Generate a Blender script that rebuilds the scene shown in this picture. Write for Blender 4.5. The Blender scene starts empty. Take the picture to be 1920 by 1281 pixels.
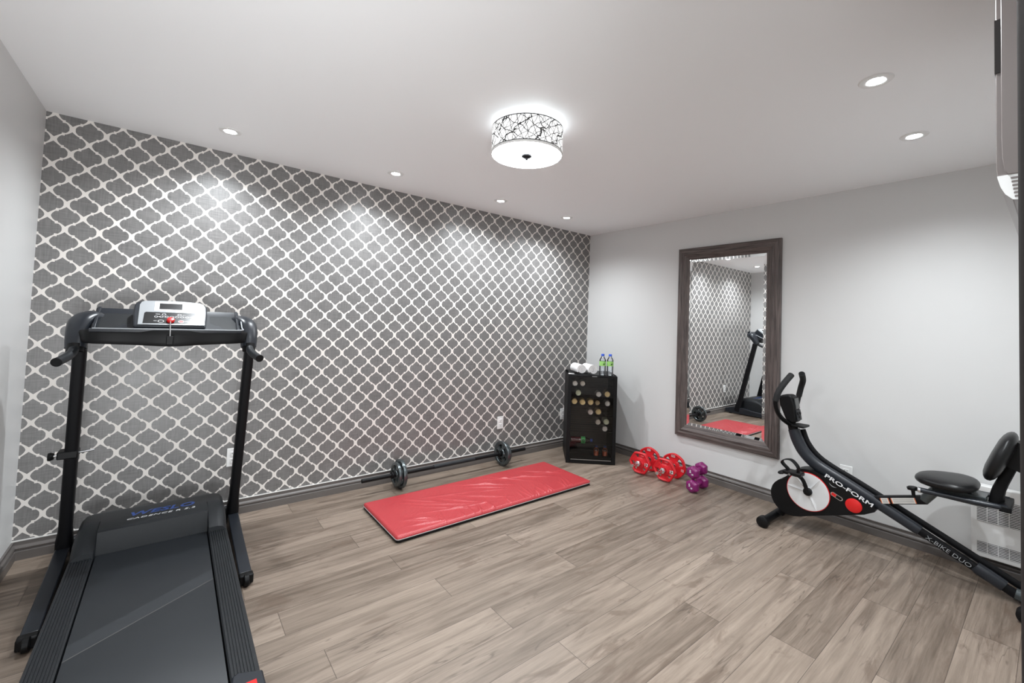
import bpy, bmesh, math, random
from mathutils import Vector, Matrix, Euler
random.seed(7)
PI = math.pi
sc = bpy.context.scene
COL = sc.collection

# ------------------------------------------------------------------ node helpers
class N:
    """small expression wrapper over shader Math nodes"""
    def __init__(s, nt, sock): s.nt, s.s = nt, sock
    def _op(s, op, *a, clamp=False):
        n = s.nt.nodes.new('ShaderNodeMath'); n.operation = op; n.use_clamp = clamp
        for i, v in enumerate((s,) + a):
            if isinstance(v, N): s.nt.links.new(v.s, n.inputs[i])
            else: n.inputs[i].default_value = v
        return N(s.nt, n.outputs[0])
    def __add__(s, o): return s._op('ADD', o)
    __radd__ = __add__
    def __mul__(s, o): return s._op('MULTIPLY', o)
    __rmul__ = __mul__
    def __sub__(s, o): return s._op('SUBTRACT', o)
    def __rsub__(s, o): return s._op('MULTIPLY', -1.0)._op('ADD', o)
    def __truediv__(s, o): return s._op('DIVIDE', o)
    def fl(s): return s._op('FLOOR')
    def fr(s): return s._op('FRACT')
    def ab(s): return s._op('ABSOLUTE')
    def pw(s, o): return s._op('POWER', o)
    def gt(s, o): return s._op('GREATER_THAN', o)
    def lt(s, o): return s._op('LESS_THAN', o)
    def mod(s, o): return s._op('FLOORED_MODULO', o)
    def mn(s, o): return s._op('MINIMUM', o)
    def mx(s, o): return s._op('MAXIMUM', o)
    def sin(s): return s._op('SINE')
    def cl(s): return s._op('ADD', 0.0, clamp=True)
    def sm(s, a, b):   # smoothstep a..b -> 0..1
        n = s.nt.nodes.new('ShaderNodeMapRange'); n.interpolation_type = 'SMOOTHSTEP'
        s.nt.links.new(s.s, n.inputs[0])
        n.inputs[1].default_value = a; n.inputs[2].default_value = b
        n.inputs[3].default_value = 0; n.inputs[4].default_value = 1
        return N(s.nt, n.outputs[0])

def new_mat(name):
    m = bpy.data.materials.new(name); m.use_nodes = True
    return m, m.node_tree, m.node_tree.nodes['Principled BSDF']

def mat(name, col, rough=.5, metal=0., spec=.5, bump=0., bscale=200., emit=None, estr=0., var=0., coat=0., stretch=None):
    m, nt, b = new_mat(name)
    b.inputs['Base Color'].default_value = (*col, 1)
    b.inputs['Roughness'].default_value = rough
    b.inputs['Metallic'].default_value = metal
    b.inputs['Specular IOR Level'].default_value = spec
    b.inputs['Coat Weight'].default_value = coat
    if emit:
        b.inputs['Emission Color'].default_value = (*emit, 1); b.inputs['Emission Strength'].default_value = estr
    if bump or var:
        tc = nt.nodes.new('ShaderNodeTexCoord'); mp = nt.nodes.new('ShaderNodeMapping')
        nt.links.new(tc.outputs['Object'], mp.inputs[0])
        if stretch: mp.inputs['Scale'].default_value = stretch
        no = nt.nodes.new('ShaderNodeTexNoise'); no.inputs['Scale'].default_value = bscale; no.inputs['Detail'].default_value = 4
        nt.links.new(mp.outputs[0], no.inputs['Vector'])
        if bump:
            bu = nt.nodes.new('ShaderNodeBump'); bu.inputs['Strength'].default_value = bump; bu.inputs['Distance'].default_value = .002
            nt.links.new(no.outputs[0], bu.inputs['Height']); nt.links.new(bu.outputs[0], b.inputs['Normal'])
        if var:
            mx = nt.nodes.new('ShaderNodeMix'); mx.data_type = 'RGBA'
            mx.inputs[6].default_value = (*[c*(1-var) for c in col], 1); mx.inputs[7].default_value = (*[min(1, c*(1+var)) for c in col], 1)
            nt.links.new(no.outputs[0], mx.inputs[0]); nt.links.new(mx.outputs[2], b.inputs['Base Color'])
    return m

def xyz(nt, which='Object'):
    tc = nt.nodes.new('ShaderNodeTexCoord'); sp = nt.nodes.new('ShaderNodeSeparateXYZ')
    nt.links.new(tc.outputs[which], sp.inputs[0])
    return [N(nt, o) for o in sp.outputs]

def comb(nt, x, y, z):
    c = nt.nodes.new('ShaderNodeCombineXYZ')
    for i, v in enumerate((x, y, z)):
        if isinstance(v, N): nt.links.new(v.s, c.inputs[i])
        else: c.inputs[i].default_value = v
    return c.outputs[0]

def noise(nt, vec, scale, detail=3, rough=.5, dist=0.):
    n = nt.nodes.new('ShaderNodeTexNoise'); n.inputs['Scale'].default_value = scale
    n.inputs['Detail'].default_value = detail; n.inputs['Roughness'].default_value = rough; n.inputs['Distortion'].default_value = dist
    nt.links.new(vec, n.inputs['Vector'])
    return N(nt, n.outputs[0])

def white(nt, vec):
    n = nt.nodes.new('ShaderNodeTexWhiteNoise'); n.noise_dimensions = '3D'; nt.links.new(vec, n.inputs['Vector'])
    return N(nt, n.outputs['Value'])

def mixc(nt, f, a, b):
    m = nt.nodes.new('ShaderNodeMix'); m.data_type = 'RGBA'
    nt.links.new(f.s, m.inputs[0]) if isinstance(f, N) else setattr(m.inputs[0], 'default_value', f)
    for i, c in ((6, a), (7, b)):
        if isinstance(c, tuple): m.inputs[i].default_value = (*c, 1)
        else: nt.links.new(c, m.inputs[i])
    return m.outputs[2]

def bumpn(nt, b, h, strength, dist):
    bu = nt.nodes.new('ShaderNodeBump'); bu.inputs['Strength'].default_value = strength; bu.inputs['Distance'].default_value = dist
    nt.links.new(h.s, bu.inputs['Height']); nt.links.new(bu.outputs[0], b.inputs['Normal'])

# ------------------------------------------------------------------ materials
M = {}
def wallpaper():
    m, nt, b = new_mat('wallpaper')
    x, y, z = xyz(nt)
    a = ((((x + 4.0595) / .1331 + .5).fr() - .5).ab() * 2)          # 0 at the centre of a tile, 1 at its side tip
    c = ((((z - 2.232) / .1349 + .5).fr() - .5).ab() * 2)
    p = 1.6
    def norm(u, v, p=1.3): return (u.mx(1e-4).pw(p) + v.mx(1e-4).pw(p)).pw(1/p)
    F1 = (norm(a*2-1, c*2, 1.45) - 1) * .5
    F4 = (1 - norm(1-a*2, 2-c*2, 1.2)) * .5
    F0 = norm((a-.5).ab(), (c-.5).ab())
    ra = a.gt(.5); rc = c.gt(.5)
    F = ra*(1-rc)*F1 + (1-ra)*rc*F4 + (ra*rc - (1-ra)*(1-rc))*F0
    t = (c*2-1).ab()
    h = t*t*.125 + .060
    band = (h - F.ab()).sm(-.008, .012)
    step = ((a-.5).ab().lt(.085)) * ((c-.5).ab().lt(.110))
    band = band.mx(step)
    tc = nt.nodes.new('ShaderNodeTexCoord')
    n1 = noise(nt, comb(nt, x*12, y, z*160), 1, 3); n2 = noise(nt, comb(nt, x*160, y, z*12), 1, 3)
    n3 = noise(nt, tc.outputs['Object'], 7, 4)
    fab = (n1 + n2 - 1)*.9 + (n3-.5)*.5 + .5
    tile = mixc(nt, fab.cl(), (.080, .077, .076), (.232, .225, .220))
    col = mixc(nt, band, tile, (.74, .70, .66))
    nt.links.new(col, b.inputs['Base Color'])
    rg = (n3-.5)*.25 + .40 + band*.15
    nt.links.new(rg.s, b.inputs['Roughness'])
    b.inputs['Specular IOR Level'].default_value = .75
    bumpn(nt, b, fab*.6 + band*.8, .25, .001)
    return m
M['paper'] = wallpaper()

def floor_mat():
    m, nt, b = new_mat('laminate_floor')
    x, y, z = xyz(nt)
    v = (y*-1 - .012)/.1652
    row = v.fl(); fv = v.fr()
    u = (x + 2.973 - row*.052 + row.mod(2.0)*.6175)/1.235
    pid = u.fl(); fu = u.fr()
    seam = ((fv-.5).ab().gt(.5-.0065)).mx((fu-.5).ab().gt(.5-.0011))
    rnd = white(nt, comb(nt, row, pid, 3.0)); rnd2 = white(nt, comb(nt, row, pid, 9.0))
    ox = x + rnd*17.0; oy = y + rnd2*9.0
    g1 = noise(nt, comb(nt, ox*1.6, oy*22, 0.0), 1, 6, .6, .6)         # long streaks
    g2 = noise(nt, comb(nt, ox*5, oy*110, 1.0), 1, 4, .6)               # fine grain
    kn = noise(nt, comb(nt, ox*2.4, oy*8.0, 4.0), 1, 5, .62, 1.4)       # dark knots and smears
    dark = (kn).sm(.535, .66)
    crack = (noise(nt, comb(nt, ox*1.5, oy*24, 7.0), 1, 3, .5, .3)-.5).ab().sm(.020, .0) * (noise(nt, comb(nt, ox*1.5, oy*4, 8.0), 1, 2)).sm(.50, .62)
    f = (g1-.5)*1.6 + (g2-.5)*.7 + .5 + (rnd-.5)*.45
    c1 = mixc(nt, f.cl(), (.092, .067, .049), (.320, .256, .205))
    c2 = mixc(nt, (dark*.6).cl(), c1, (.115, .080, .058))
    c3 = mixc(nt, (crack*.6).cl(), c2, (.07, .05, .038))
    c4 = mixc(nt, (seam*.75).cl(), c3, (.05, .036, .028))
    nt.links.new(c4, b.inputs['Base Color'])
    nt.links.new(((g2-.5)*.2 + .40).s, b.inputs['Roughness'])
    b.inputs['Specular IOR Level'].default_value = .4
    bumpn(nt, b, g2*.3 + (1-seam)*1.0 + g1*.3, .22, .0012)
    return m
M['floor'] = floor_mat()
M['wall'] = mat('white_wall_paint', (.645, .645, .64), .38, spec=.35, bump=.12, bscale=350)
M['ceil'] = mat('white_ceiling_paint', (.92, .93, .94), .55, spec=.3, bump=.1, bscale=300)
M['base'] = mat('dark_grey_trim_paint', (.125, .112, .105), .38, spec=.5)
M['white_trim'] = mat('white_caulk', (.66, .65, .63), .5)
M['jamb'] = mat('dark_jamb_paint', (.022, .019, .018), .6, spec=.15)
M['black'] = mat('black_plastic', (.004, .004, .0045), .45, spec=.22)
M['blackmatte'] = mat('black_painted_steel', (.004, .004, .005), .5, spec=.2)
M['char'] = mat('charcoal_plastic', (.014, .016, .0185), .45, spec=.30, bump=.25, bscale=900)
M['slate'] = mat('slate_plastic', (.016, .019, .025), .33, spec=.42)
M['silver'] = mat('silver_plastic', (.42, .44, .46), .28, metal=.35)
M['chrome'] = mat('chrome', (.75, .76, .78), .16, metal=1)
M['screen'] = mat('dark_display', (.012, .012, .013), .25)
M['whiteink'] = mat('white_print', (.72, .73, .74), .5)
M['greyink'] = mat('grey_print', (.28, .29, .30), .5)
M['blueink'] = mat('blue_print', (.02, .07, .30), .4)
M['redp'] = mat('red_plastic', (.62, .012, .012), .3, spec=.5)
M['redrub'] = mat('red_rubber', (.60, .010, .018), .35, spec=.5)
M['purple'] = mat('purple_vinyl', (.185, .010, .110), .33, spec=.5)
M['iron'] = mat('grey_enamel_iron', (.10, .115, .12), .25, metal=.7)
M['vinyl'] = mat('black_vinyl', (.006, .006, .0065), .33, spec=.35, bump=.2, bscale=500)
M['foam'] = mat('black_foam_grip', (.005, .005, .0055), .75, bump=.4, bscale=700)
M['whitep'] = mat('white_plastic', (.80, .80, .79), .35)
M['towel'] = mat('white_terry', (.86, .86, .86), .95, spec=.1, bump=1.0, bscale=550)
M['steel'] = mat('brushed_steel', (.62, .62, .62), .3, metal=1)
M['acgrey'] = mat('taupe_plastic', (.165, .142, .135), .28, spec=.6)
M['bead'] = mat('cream_sticker', (.72, .70, .66), .5)
M['org'] = mat('orange_print', (.55, .12, .03), .5)

def belt_mat():
    m, nt, b = new_mat('running_belt')
    x, y, z = xyz(nt)
    # diagonal splice across the belt: root-local x from -.21 to .21
    d = y - (x*.629 - .394)
    band = d.gt(0.0) * d.lt(.085); line = d.ab().lt(.0022)
    tc = nt.nodes.new('ShaderNodeTexCoord')
    n = noise(nt, tc.outputs['Object'], 900, 2); n2 = noise(nt, tc.outputs['Object'], 6, 3)
    base = mixc(nt, (n2*.5 + n*.3).cl(), (.013, .015, .018), (.024, .028, .033))
    c = mixc(nt, band*.35, base, (.050, .055, .062))
    c = mixc(nt, line*.5, c, (.16, .15, .14))
    nt.links.new(c, b.inputs['Base Color']); b.inputs['Roughness'].default_value = .38
    bumpn(nt, b, n, .25, .0008)
    return m
M['belt'] = belt_mat()

def mat_vinyl():
    m, nt, b = new_mat('red_mat_vinyl')
    x, y, z = xyz(nt)
    dots = ((x*(2*PI/.011)).sin() * (y*(2*PI/.011)).sin())
    tc = nt.nodes.new('ShaderNodeTexCoord')
    n2 = noise(nt, tc.outputs['Object'], 4, 3)
    f = ((dots*.22 + .5) + (n2-.5)*.5).cl()
    nt.links.new(mixc(nt, f, (.33, .020, .028), (.49, .052, .058)), b.inputs['Base Color'])
    b.inputs['Roughness'].default_value = .36; b.inputs['Specular IOR Level'].default_value = .6
    bumpn(nt, b, dots, .5, .0008)
    return m
M['matred'] = mat_vinyl()

def wood_frame_mat(up):
    m, nt, b = new_mat('grey_brown_wood')
    x, y, z = xyz(nt)
    n1 = noise(nt, comb(nt, x*90, y*90, z*4) if up else comb(nt, x*90, y*4, z*90), 1, 6, .62, .4)
    f = ((n1 - .5)*2.6 + .42).cl()
    nt.links.new(mixc(nt, f, (.040, .030, .028), (.17, .135, .125)), b.inputs['Base Color'])
    b.inputs['Roughness'].default_value = .45
    bumpn(nt, b, f, .3, .001)
    return m
M['frame'] = wood_frame_mat(False); M['frame_up'] = wood_frame_mat(True)

def mirror_mat():
    m, nt, b = new_mat('mirror_glass')
    b.inputs['Base Color'].default_value = (.93, .94, .94, 1); b.inputs['Metallic'].default_value = 1; b.inputs['Roughness'].default_value = .0
    return m
M['mirror'] = mirror_mat()

def clear_mat(name, tint, gloss=.08, tr=.0):
    m = bpy.data.materials.new(name); m.use_nodes = True; nt = m.node_tree; nt.nodes.clear()
    o = nt.nodes.new('ShaderNodeOutputMaterial'); mx = nt.nodes.new('ShaderNodeMixShader')
    t = nt.nodes.new('ShaderNodeBsdfTransparent'); g = nt.nodes.new('ShaderNodeBsdfGlossy')
    t.inputs[0].default_value = (*tint, 1); g.inputs[0].default_value = (1, 1, 1, 1); g.inputs['Roughness'].default_value = tr
    fr = nt.nodes.new('ShaderNodeFresnel'); fr.inputs[0].default_value = 1.45
    ad = nt.nodes.new('ShaderNodeMath'); ad.inputs[1].default_value = gloss; ad.use_clamp = True
    nt.links.new(fr.outputs[0], ad.inputs[0]); nt.links.new(ad.outputs[0], mx.inputs[0])
    nt.links.new(t.outputs[0], mx.inputs[1]); nt.links.new(g.outputs[0], mx.inputs[2]); nt.links.new(mx.outputs[0], o.inputs[0])
    return m
M['glass'] = clear_mat('tinted_door_glass', (.90, .89, .88), -.02)
M['pet'] = clear_mat('clear_bottle_plastic', (.965, .975, .985), .04, .12)

LAMP = 26.0
H = 2.30
def shade_mat():
    m, nt, b = new_mat('lamp_shade_fabric')
    x, y, z = xyz(nt)
    at = nt.nodes.new('ShaderNodeMath'); at.operation = 'ARCTAN2'
    nt.links.new(y.s, at.inputs[0]); nt.links.new(x.s, at.inputs[1])
    th = N(nt, at.outputs[0])*.18; z = z*1.0
    br = None
    for i, (A, B, s, w) in enumerate([(14, 22, 1, .0042), (-16, 26, 1, .004), (30, 12, 1, .003), (-34, 16, 1, .0026), (3, 44, 1, .0022), (-9, 9, 1, .006)]):
        wob = noise(nt, comb(nt, th*(9+i), z*(9+i), i*3.1), 1, 3, .5)
        q = ((th*A + z*B)*.9 + wob*1.5 + i*.37).fr()
        l = (q-.5).ab().lt(w*abs(A)**.5*2.5)
        br = l if br is None else br.mx(l)
    edge = z.lt(2.150-H).mx(z.gt(2.267-H))
    f = (br*.97).mx(edge*.97)
    colr = mixc(nt, f, (.9, .9, .9), (.004, .004, .004)); nt.links.new(colr, b.inputs['Base Color'])
    b.inputs['Roughness'].default_value = .8
    nt.links.new(mixc(nt, f, (1., 1., 1.), (.0008, .0008, .0009)), b.inputs['Emission Color'])
    b.inputs['Emission Strength'].default_value = .6
    return m
M['shade'] = shade_mat()
M['diff'] = mat('lamp_diffuser', (.9, .9, .9), .6, emit=(.915, .965, 1), estr=LAMP*1.0)
M['lens'] = mat('downlight_lens', (.9, .9, .9), .5, emit=(.915, .965, 1), estr=60.)

# ------------------------------------------------------------------ mesh helpers
W = {}
def empty(name, loc, label, cat, group=None, rotz=0., tilt=None):
    o = bpy.data.objects.new(name, None); COL.objects.link(o)
    o.empty_display_size = .1
    o.location = loc; o.rotation_euler = tilt if tilt else (0, 0, rotz)
    W[o.name] = Matrix.Translation(loc) @ o.rotation_euler.to_matrix().to_4x4()
    o['label'] = label; o['category'] = cat
    if group: o['group'] = group
    return o

def obj(name, bm, m, parent=None, bevel=0., seg=2, smooth=True, sub=0, label=None, world=True, angle=.6):
    """link bm as one mesh; vertices are in world coordinates unless world=False (then in the root's own frame)"""
    me = bpy.data.meshes.new(name)
    Wp = W.get(parent.name, Matrix.Identity(4)) if parent else Matrix.Identity(4)
    if parent and world: bm.transform(Wp.inverted())
    bmesh.ops.recalc_face_normals(bm, faces=bm.faces)
    bm.to_mesh(me); bm.free()
    o = bpy.data.objects.new(name, me); COL.objects.link(o)
    me.materials.append(m)
    if parent: o.parent = parent; W[o.name] = Wp
    else: W[o.name] = Matrix.Identity(4)
    if smooth:
        for p in me.polygons: p.use_smooth = True
        if angle < 3: me.set_sharp_from_angle(angle=angle)
    if bevel:
        b = o.modifiers.new('bevel', 'BEVEL'); b.width = bevel; b.segments = seg; b.limit_method = 'ANGLE'; b.angle_limit = .5
        b.harden_normals = False
        if smooth:
            for p in me.polygons: p.use_smooth = True
    if sub:
        s = o.modifiers.new('subd', 'SUBSURF'); s.levels = sub; s.render_levels = sub
    if label: o['label'] = label
    return o

def tag(o, label, cat, group=None):
    o['label'] = label; o['category'] = cat
    if group: o['group'] = group
    return o
def struct(name, bm, m, **k):
    o = obj(name, bm, m, **k); o['kind'] = 'structure'; return o

def box(bm, x0, x1, y0, y1, z0, z1):
    v = [bm.verts.new((x, y, z)) for x in (x0, x1) for y in (y0, y1) for z in (z0, z1)]
    for f in ((0, 1, 3, 2), (4, 6, 7, 5), (0, 4, 5, 1), (2, 3, 7, 6), (0, 2, 6, 4), (1, 5, 7, 3)): bm.faces.new([v[i] for i in f])
    return v
def B(*a):
    bm = bmesh.new(); box(bm, *a); return bm

def prism(bm, poly, fn, w0, w1):
    """extrude a 2D polygon: fn(u, v, w) -> xyz"""
    a = [bm.verts.new(fn(u, v, w0)) for u, v in poly]; b = [bm.verts.new(fn(u, v, w1)) for u, v in poly]
    n = len(poly)
    bm.faces.new(a); bm.faces.new(b[::-1])
    for i in range(n): bm.faces.new([a[i], b[i], b[(i+1) % n], a[(i+1) % n]])
YZ = lambda u, v, w: (w, u, v)      # profile in (y, z) pushed along x
XZ = lambda u, v, w: (u, w, v)
XY = lambda u, v, w: (u, v, w)
def P(poly, fn, w0, w1):
    bm = bmesh.new(); prism(bm, poly, fn, w0, w1); return bm

def catmull(pts, n=6):
    pts = [Vector(p) for p in pts]
    if len(pts) < 3: return pts
    q = [pts[0]*2-pts[1]] + pts + [pts[-1]*2-pts[-2]]
    out = []
    for i in range(1, len(q)-2):
        for k in range(n):
            t = k/n; a, b, c, d = q[i-1], q[i], q[i+1], q[i+2]
            out.append(.5*((2*b) + (c-a)*t + (2*a-5*b+4*c-d)*t*t + (3*b-a-3*c+d)*t**3))
    out.append(pts[-1]); return out

def tube(bm, pts, r, n=14, smooth=0, up=(0, 0, 1), squash=1., cap=True, power=2.):
    """sweep a (super)ellipse; r = number or list per control point; squash scales the 'side' axis"""
    rs = r if isinstance(r, (list, tuple)) else [r]*len(pts)
    if smooth:
        pp = catmull(pts, smooth)
        rr = []
        for i in range(len(pts)-1):
            for k in range(smooth): rr.append(rs[i] + (rs[i+1]-rs[i])*k/smooth)
        rr.append(rs[-1])
    else: pp = [Vector(p) for p in pts]; rr = rs
    up = Vector(up); rings = []; side = None
    for i, p in enumerate(pp):
        t = (pp[min(i+1, len(pp)-1)] - pp[max(i-1, 0)]).normalized()
        if side is None:
            side = t.cross(up)
            if side.length < 1e-3: side = t.cross(Vector((1, 0, 0)))
        else: side = side - t*side.dot(t)
        side.normalize(); u2 = side.cross(t)
        ring = []
        for k in range(n):
            a = 2*PI*k/n; ca, sa = math.cos(a), math.sin(a)
            f = (abs(ca)**power + abs(sa)**power)**(-1/power)
            ring.append(bm.verts.new(p + side*(ca*f*rr[i]*squash) + u2*(sa*f*rr[i])))
        rings.append(ring)
    for i in range(len(rings)-1):
        for k in range(n): bm.faces.new([rings[i][k], rings[i][(k+1) % n], rings[i+1][(k+1) % n], rings[i+1][k]])
    if cap: bm.faces.new(rings[0][::-1]); bm.faces.new(rings[-1])
def T(pts, r, **k):
    bm = bmesh.new(); tube(bm, pts, r, **k); return bm

def lathe(bm, prof, o=(0, 0, 0), axis=(0, 0, 1), n=32, closed=False):
    """prof: list of (radius, height along axis)"""
    o = Vector(o); ax = Vector(axis).normalized()
    s = ax.cross(Vector((0, 0, 1)))
    if s.length < 1e-3: s = Vector((1, 0, 0))
    s.normalize(); t = ax.cross(s)
    rings = []
    for r, h in prof:
        if r < 1e-6: rings.append([bm.verts.new(o+ax*h)])
        else: rings.append([bm.verts.new(o + ax*h + (s*math.cos(2*PI*k/n) + t*math.sin(2*PI*k/n))*r) for k in range(n)])
    m = len(rings); rng = range(m) if closed else range(m-1)
    for i in rng:
        a, b = rings[i], rings[(i+1) % m]
        for k in range(n):
            k2 = (k+1) % n
            if len(a) == 1 and len(b) == 1: continue
            if len(a) == 1: bm.faces.new([a[0], b[k2], b[k]])
            elif len(b) == 1: bm.faces.new([a[k], a[k2], b[0]])
            else: bm.faces.new([a[k], a[k2], b[k2], b[k]])
    if not closed:
        for rg in (rings[0], rings[-1]):
            if len(rg) > 1 and False: bm.faces.new(rg)
def L(prof, **k):
    bm = bmesh.new(); lathe(bm, prof, **k); return bm
def disc(r, h0, h1, o, axis, n=32, c=.0):
    """solid cylinder with chamfer c"""
    if c: return L([(0, h0), (r-c, h0), (r, h0+c), (r, h1-c), (r-c, h1), (0, h1)], o=o, axis=axis, n=n)
    return L([(0, h0), (r, h0), (r, h1), (0, h1)], o=o, axis=axis, n=n)

def text(name, body, size, parent, m, origin, xdir, ydir, shear=0., sx=1., spacing=1., depth=.0004, bold=0.):
    """lettering standing on a surface: xdir = reading direction, ydir = up of the letters (world coordinates)"""
    cu = bpy.data.curves.new(name, 'FONT'); cu.body = body; cu.size = size; cu.shear = shear; cu.space_character = spacing
    cu.extrude = depth; cu.align_x = 'CENTER'; cu.align_y = 'CENTER'; cu.offset = bold; cu.resolution_u = 3
    cu.materials.append(m)
    o = bpy.data.objects.new(name, cu); COL.objects.link(o)
    xd = Vector(xdir).normalized(); yd = Vector(ydir); yd = (yd - xd*yd.dot(xd)).normalized(); zd = xd.cross(yd)
    R = Matrix((xd*sx, yd, zd)).transposed().to_4x4()
    Mw = Matrix.Translation(origin) @ R
    o.parent = parent
    Wp = W.get(parent.name, Matrix.Identity(4))
    o.matrix_basis = Wp.inverted() @ Mw
    dg = bpy.context.evaluated_depsgraph_get(); me = bpy.data.meshes.new_from_object(o.evaluated_get(dg))
    me.name = name; mb = o.matrix_basis.copy(); bpy.data.objects.remove(o); bpy.data.curves.remove(cu)
    me.transform(mb)
    if not me.materials: me.materials.append(m)
    o = bpy.data.objects.new(name, me); COL.objects.link(o); o.parent = parent
    return o

def copy_tree(root, loc, rotz=None, label=None, group=None):
    r = root.copy(); COL.objects.link(r); r.location = loc
    if rotz is not None: r.rotation_euler = (0, 0, rotz)
    if label: r['label'] = label
    if group: r['group'] = group
    for ch in list(root.children):
        c = ch.copy(); COL.objects.link(c); c.parent = r
        for g in list(ch.children):
            d = g.copy(); COL.objects.link(d); d.parent = c
    return r

# ------------------------------------------------------------------ room
LX = -4.226; H = 2.30; NY = -3.42; HY = -5.4
struct('floor', B(LX-.1, .1, HY-.1, .1, -.1, 0), M['floor'], smooth=False)
struct('ceiling', B(LX-.1, .1, HY-.1, .1, H, H+.1), M['ceil'], smooth=False)
struct('wall_back', B(LX-.1, .1, 0, .1, 0, H), M['paper'], smooth=False)
struct('wall_left', B(LX-.1, LX, HY, 0, 0, H), M['wall'], smooth=False)
struct('wall_right', B(0, .1, HY, 0, 0, H), M['wall'], smooth=False)
bm = bmesh.new(); box(bm, -3.33, 0, NY-.12, NY, 0, H); box(bm, LX, -3.33, NY-.12, NY, 2.1, H)
struct('wall_front', bm, M['wall'], smooth=False)
struct('wall_hall', B(LX, 0, HY-.1, HY, 0, H), M['wall'], smooth=False)
struct('trim_1', B(-3.39, -3.33, NY-.12, -3.2475, 0, 2.18), M['jamb'], bevel=.004)
BP = [(0, 0), (.018, 0), (.018, .042), (.0165, .0445), (.010, .045), (.010, .049), (.014, .052), (.0165, .058), (.014, .064), (.009, .067), (.006, .071), (.005, .084), (.009, .086), (.009, .090), (0, .090)]
struct('baseboard_back', P(BP, lambda u, v, w: (w, -u, v), LX, 0), M['base'], angle=.5)
struct('baseboard_right', P(BP, lambda u, v, w: (-u, w, v), NY, 0), M['base'], angle=.5)
struct('baseboard_left', P(BP, lambda u, v, w: (LX+u, w, v), NY, 0), M['base'], angle=.5)
struct('baseboard_front', P(BP, lambda u, v, w: (w, NY+u, v), -3.33, 0), M['base'], angle=.5)
struct('trim_2', B(LX, 0, -.0095, 0, .0905, .0945), M['white_trim'], smooth=False)

# ------------------------------------------------------------------ recessed downlights
def downlight(x, y, label):
    t = empty('recessed_downlight', (x, y, H), label, 'downlight', 'recessed downlights in the ceiling')
    obj('trim_ring', L([(.027, -.002), (.034, -.006), (.052, -.005), (.056, -.0005), (.027, -.0005)], o=(x, y, H), n=40, closed=True), M['whitep'], t)
    obj('lens', disc(.0275, -.0045, -.001, (x, y, H), (0, 0, 1), 32), M['lens'], t, label='glowing white lens')
    l = bpy.data.lights.new('downlight_lamp', 'SPOT'); l.energy = SPOT; l.spot_size = math.radians(150); l.spot_blend = 1.0; l.shadow_soft_size = .022
    l.color = (.915, .965, 1)
    lo = bpy.data.objects.new('downlight_lamp', l); COL.objects.link(lo); lo.parent = t; lo.location = (0, 0, -.03)
    return t
SPOT = 56.
for x, y, lb in [(-3.454, -.40, 'bright recessed downlight above the treadmill, nearest the left wall'),
                 (-2.480, -.40, 'second recessed downlight from the left along the wallpapered wall'),
                 (-1.555, -.39, 'third recessed downlight from the left along the wallpapered wall'),
                 (-.776, -.39, 'small recessed downlight nearest the far corner above the fridge'),
                 (-1.516, -2.82, 'largest starry recessed downlight at upper right of the ceiling'),
                 (-.783, -2.82, 'recessed downlight at right, close to the wall with the mirror')]:
    downlight(x, y, lb)
# the same row goes on over the camera; the two hall lights are added fill
for x, y, e in [(-2.45, -2.82, SPOT), (-3.42, -2.82, SPOT)]:
    l = bpy.data.lights.new('downlight_lamp', 'SPOT'); l.energy = e; l.spot_size = math.radians(150); l.spot_blend = 1.0; l.shadow_soft_size = .022; l.color = (.915, .965, 1)
    lo = bpy.data.objects.new('row_downlight_lamp', l); COL.objects.link(lo); lo.location = (x, y, H-.03)
l = bpy.data.lights.new('ceiling_fill', 'AREA'); l.energy = 50; l.shape = 'RECTANGLE'; l.size = .8; l.size_y = .8; l.color = (.95, .98, 1)  # soft uplight added out of view to lift the ceiling
lo = bpy.data.objects.new('ceiling_fill', l); COL.objects.link(lo); lo.location = (-3.72, -4.0, .45); lo.rotation_euler = (PI-.78, 0, -.55)
l = bpy.data.lights.new('hall_fill', 'AREA'); l.energy = 25; l.shape = 'DISK'; l.size = .5; l.color = (.915, .965, 1)  # unseen fill light added behind the camera
lo = bpy.data.objects.new('hall_fill', l); COL.objects.link(lo); lo.location = (-3.2, -4.4, H-.06)

# drum lamp
lx, ly = -2.283, -1.595
t = empty('drum_ceiling_lamp', (lx, ly, H), 'round drum ceiling lamp with black branch pattern on its white shade', 'ceiling lamp')
bm = L([(.180, 2.14), (.180, 2.272), (.177, 2.272), (.177, 2.14)], o=(lx, ly, 0), n=72, closed=True)
sh = obj('lamp_shade', bm, M['shade'], t)
# shade material reads object x/y/z: root is at ceiling height, shift z back
for v in sh.data.vertices: pass
obj('diffuser', disc(.1765, 2.139, 2.143, (lx, ly, 0), (0, 0, 1), 64), M['diff'], t)
obj('uplight_blocker', disc(.174, 2.1445, 2.1475, (lx, ly, 0), (0, 0, 1), 48), M['whitep'], t)  # unseen disc added to stop the diffuser lighting the ceiling
obj('rim_ring', L([(.1765, 2.136), (.182, 2.136), (.182, 2.145), (.1765, 2.145)], o=(lx, ly, 0), n=72, closed=True), M['whitep'], t)
fi = obj('finial', L([(0, 2.115), (.006, 2.117), (.008, 2.122), (.014, 2.126), (.026, 2.132), (.027, 2.1385), (0, 2.1385)], o=(lx, ly, 0), n=24), M['blackmatte'], t)
obj('ceiling_plate', disc(.06, 2.275, 2.2995, (lx, ly, 0), (0, 0, 1), 32, .004), M['whitep'], t)
obj('stem', disc(.009, 2.143, 2.28, (lx, ly, 0), (0, 0, 1), 12), M['steel'], t)
l = bpy.data.lights.new('lamp_bulb', 'POINT'); l.energy = .9; l.shadow_soft_size = .05; l.color = (.915, .965, 1)
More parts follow.
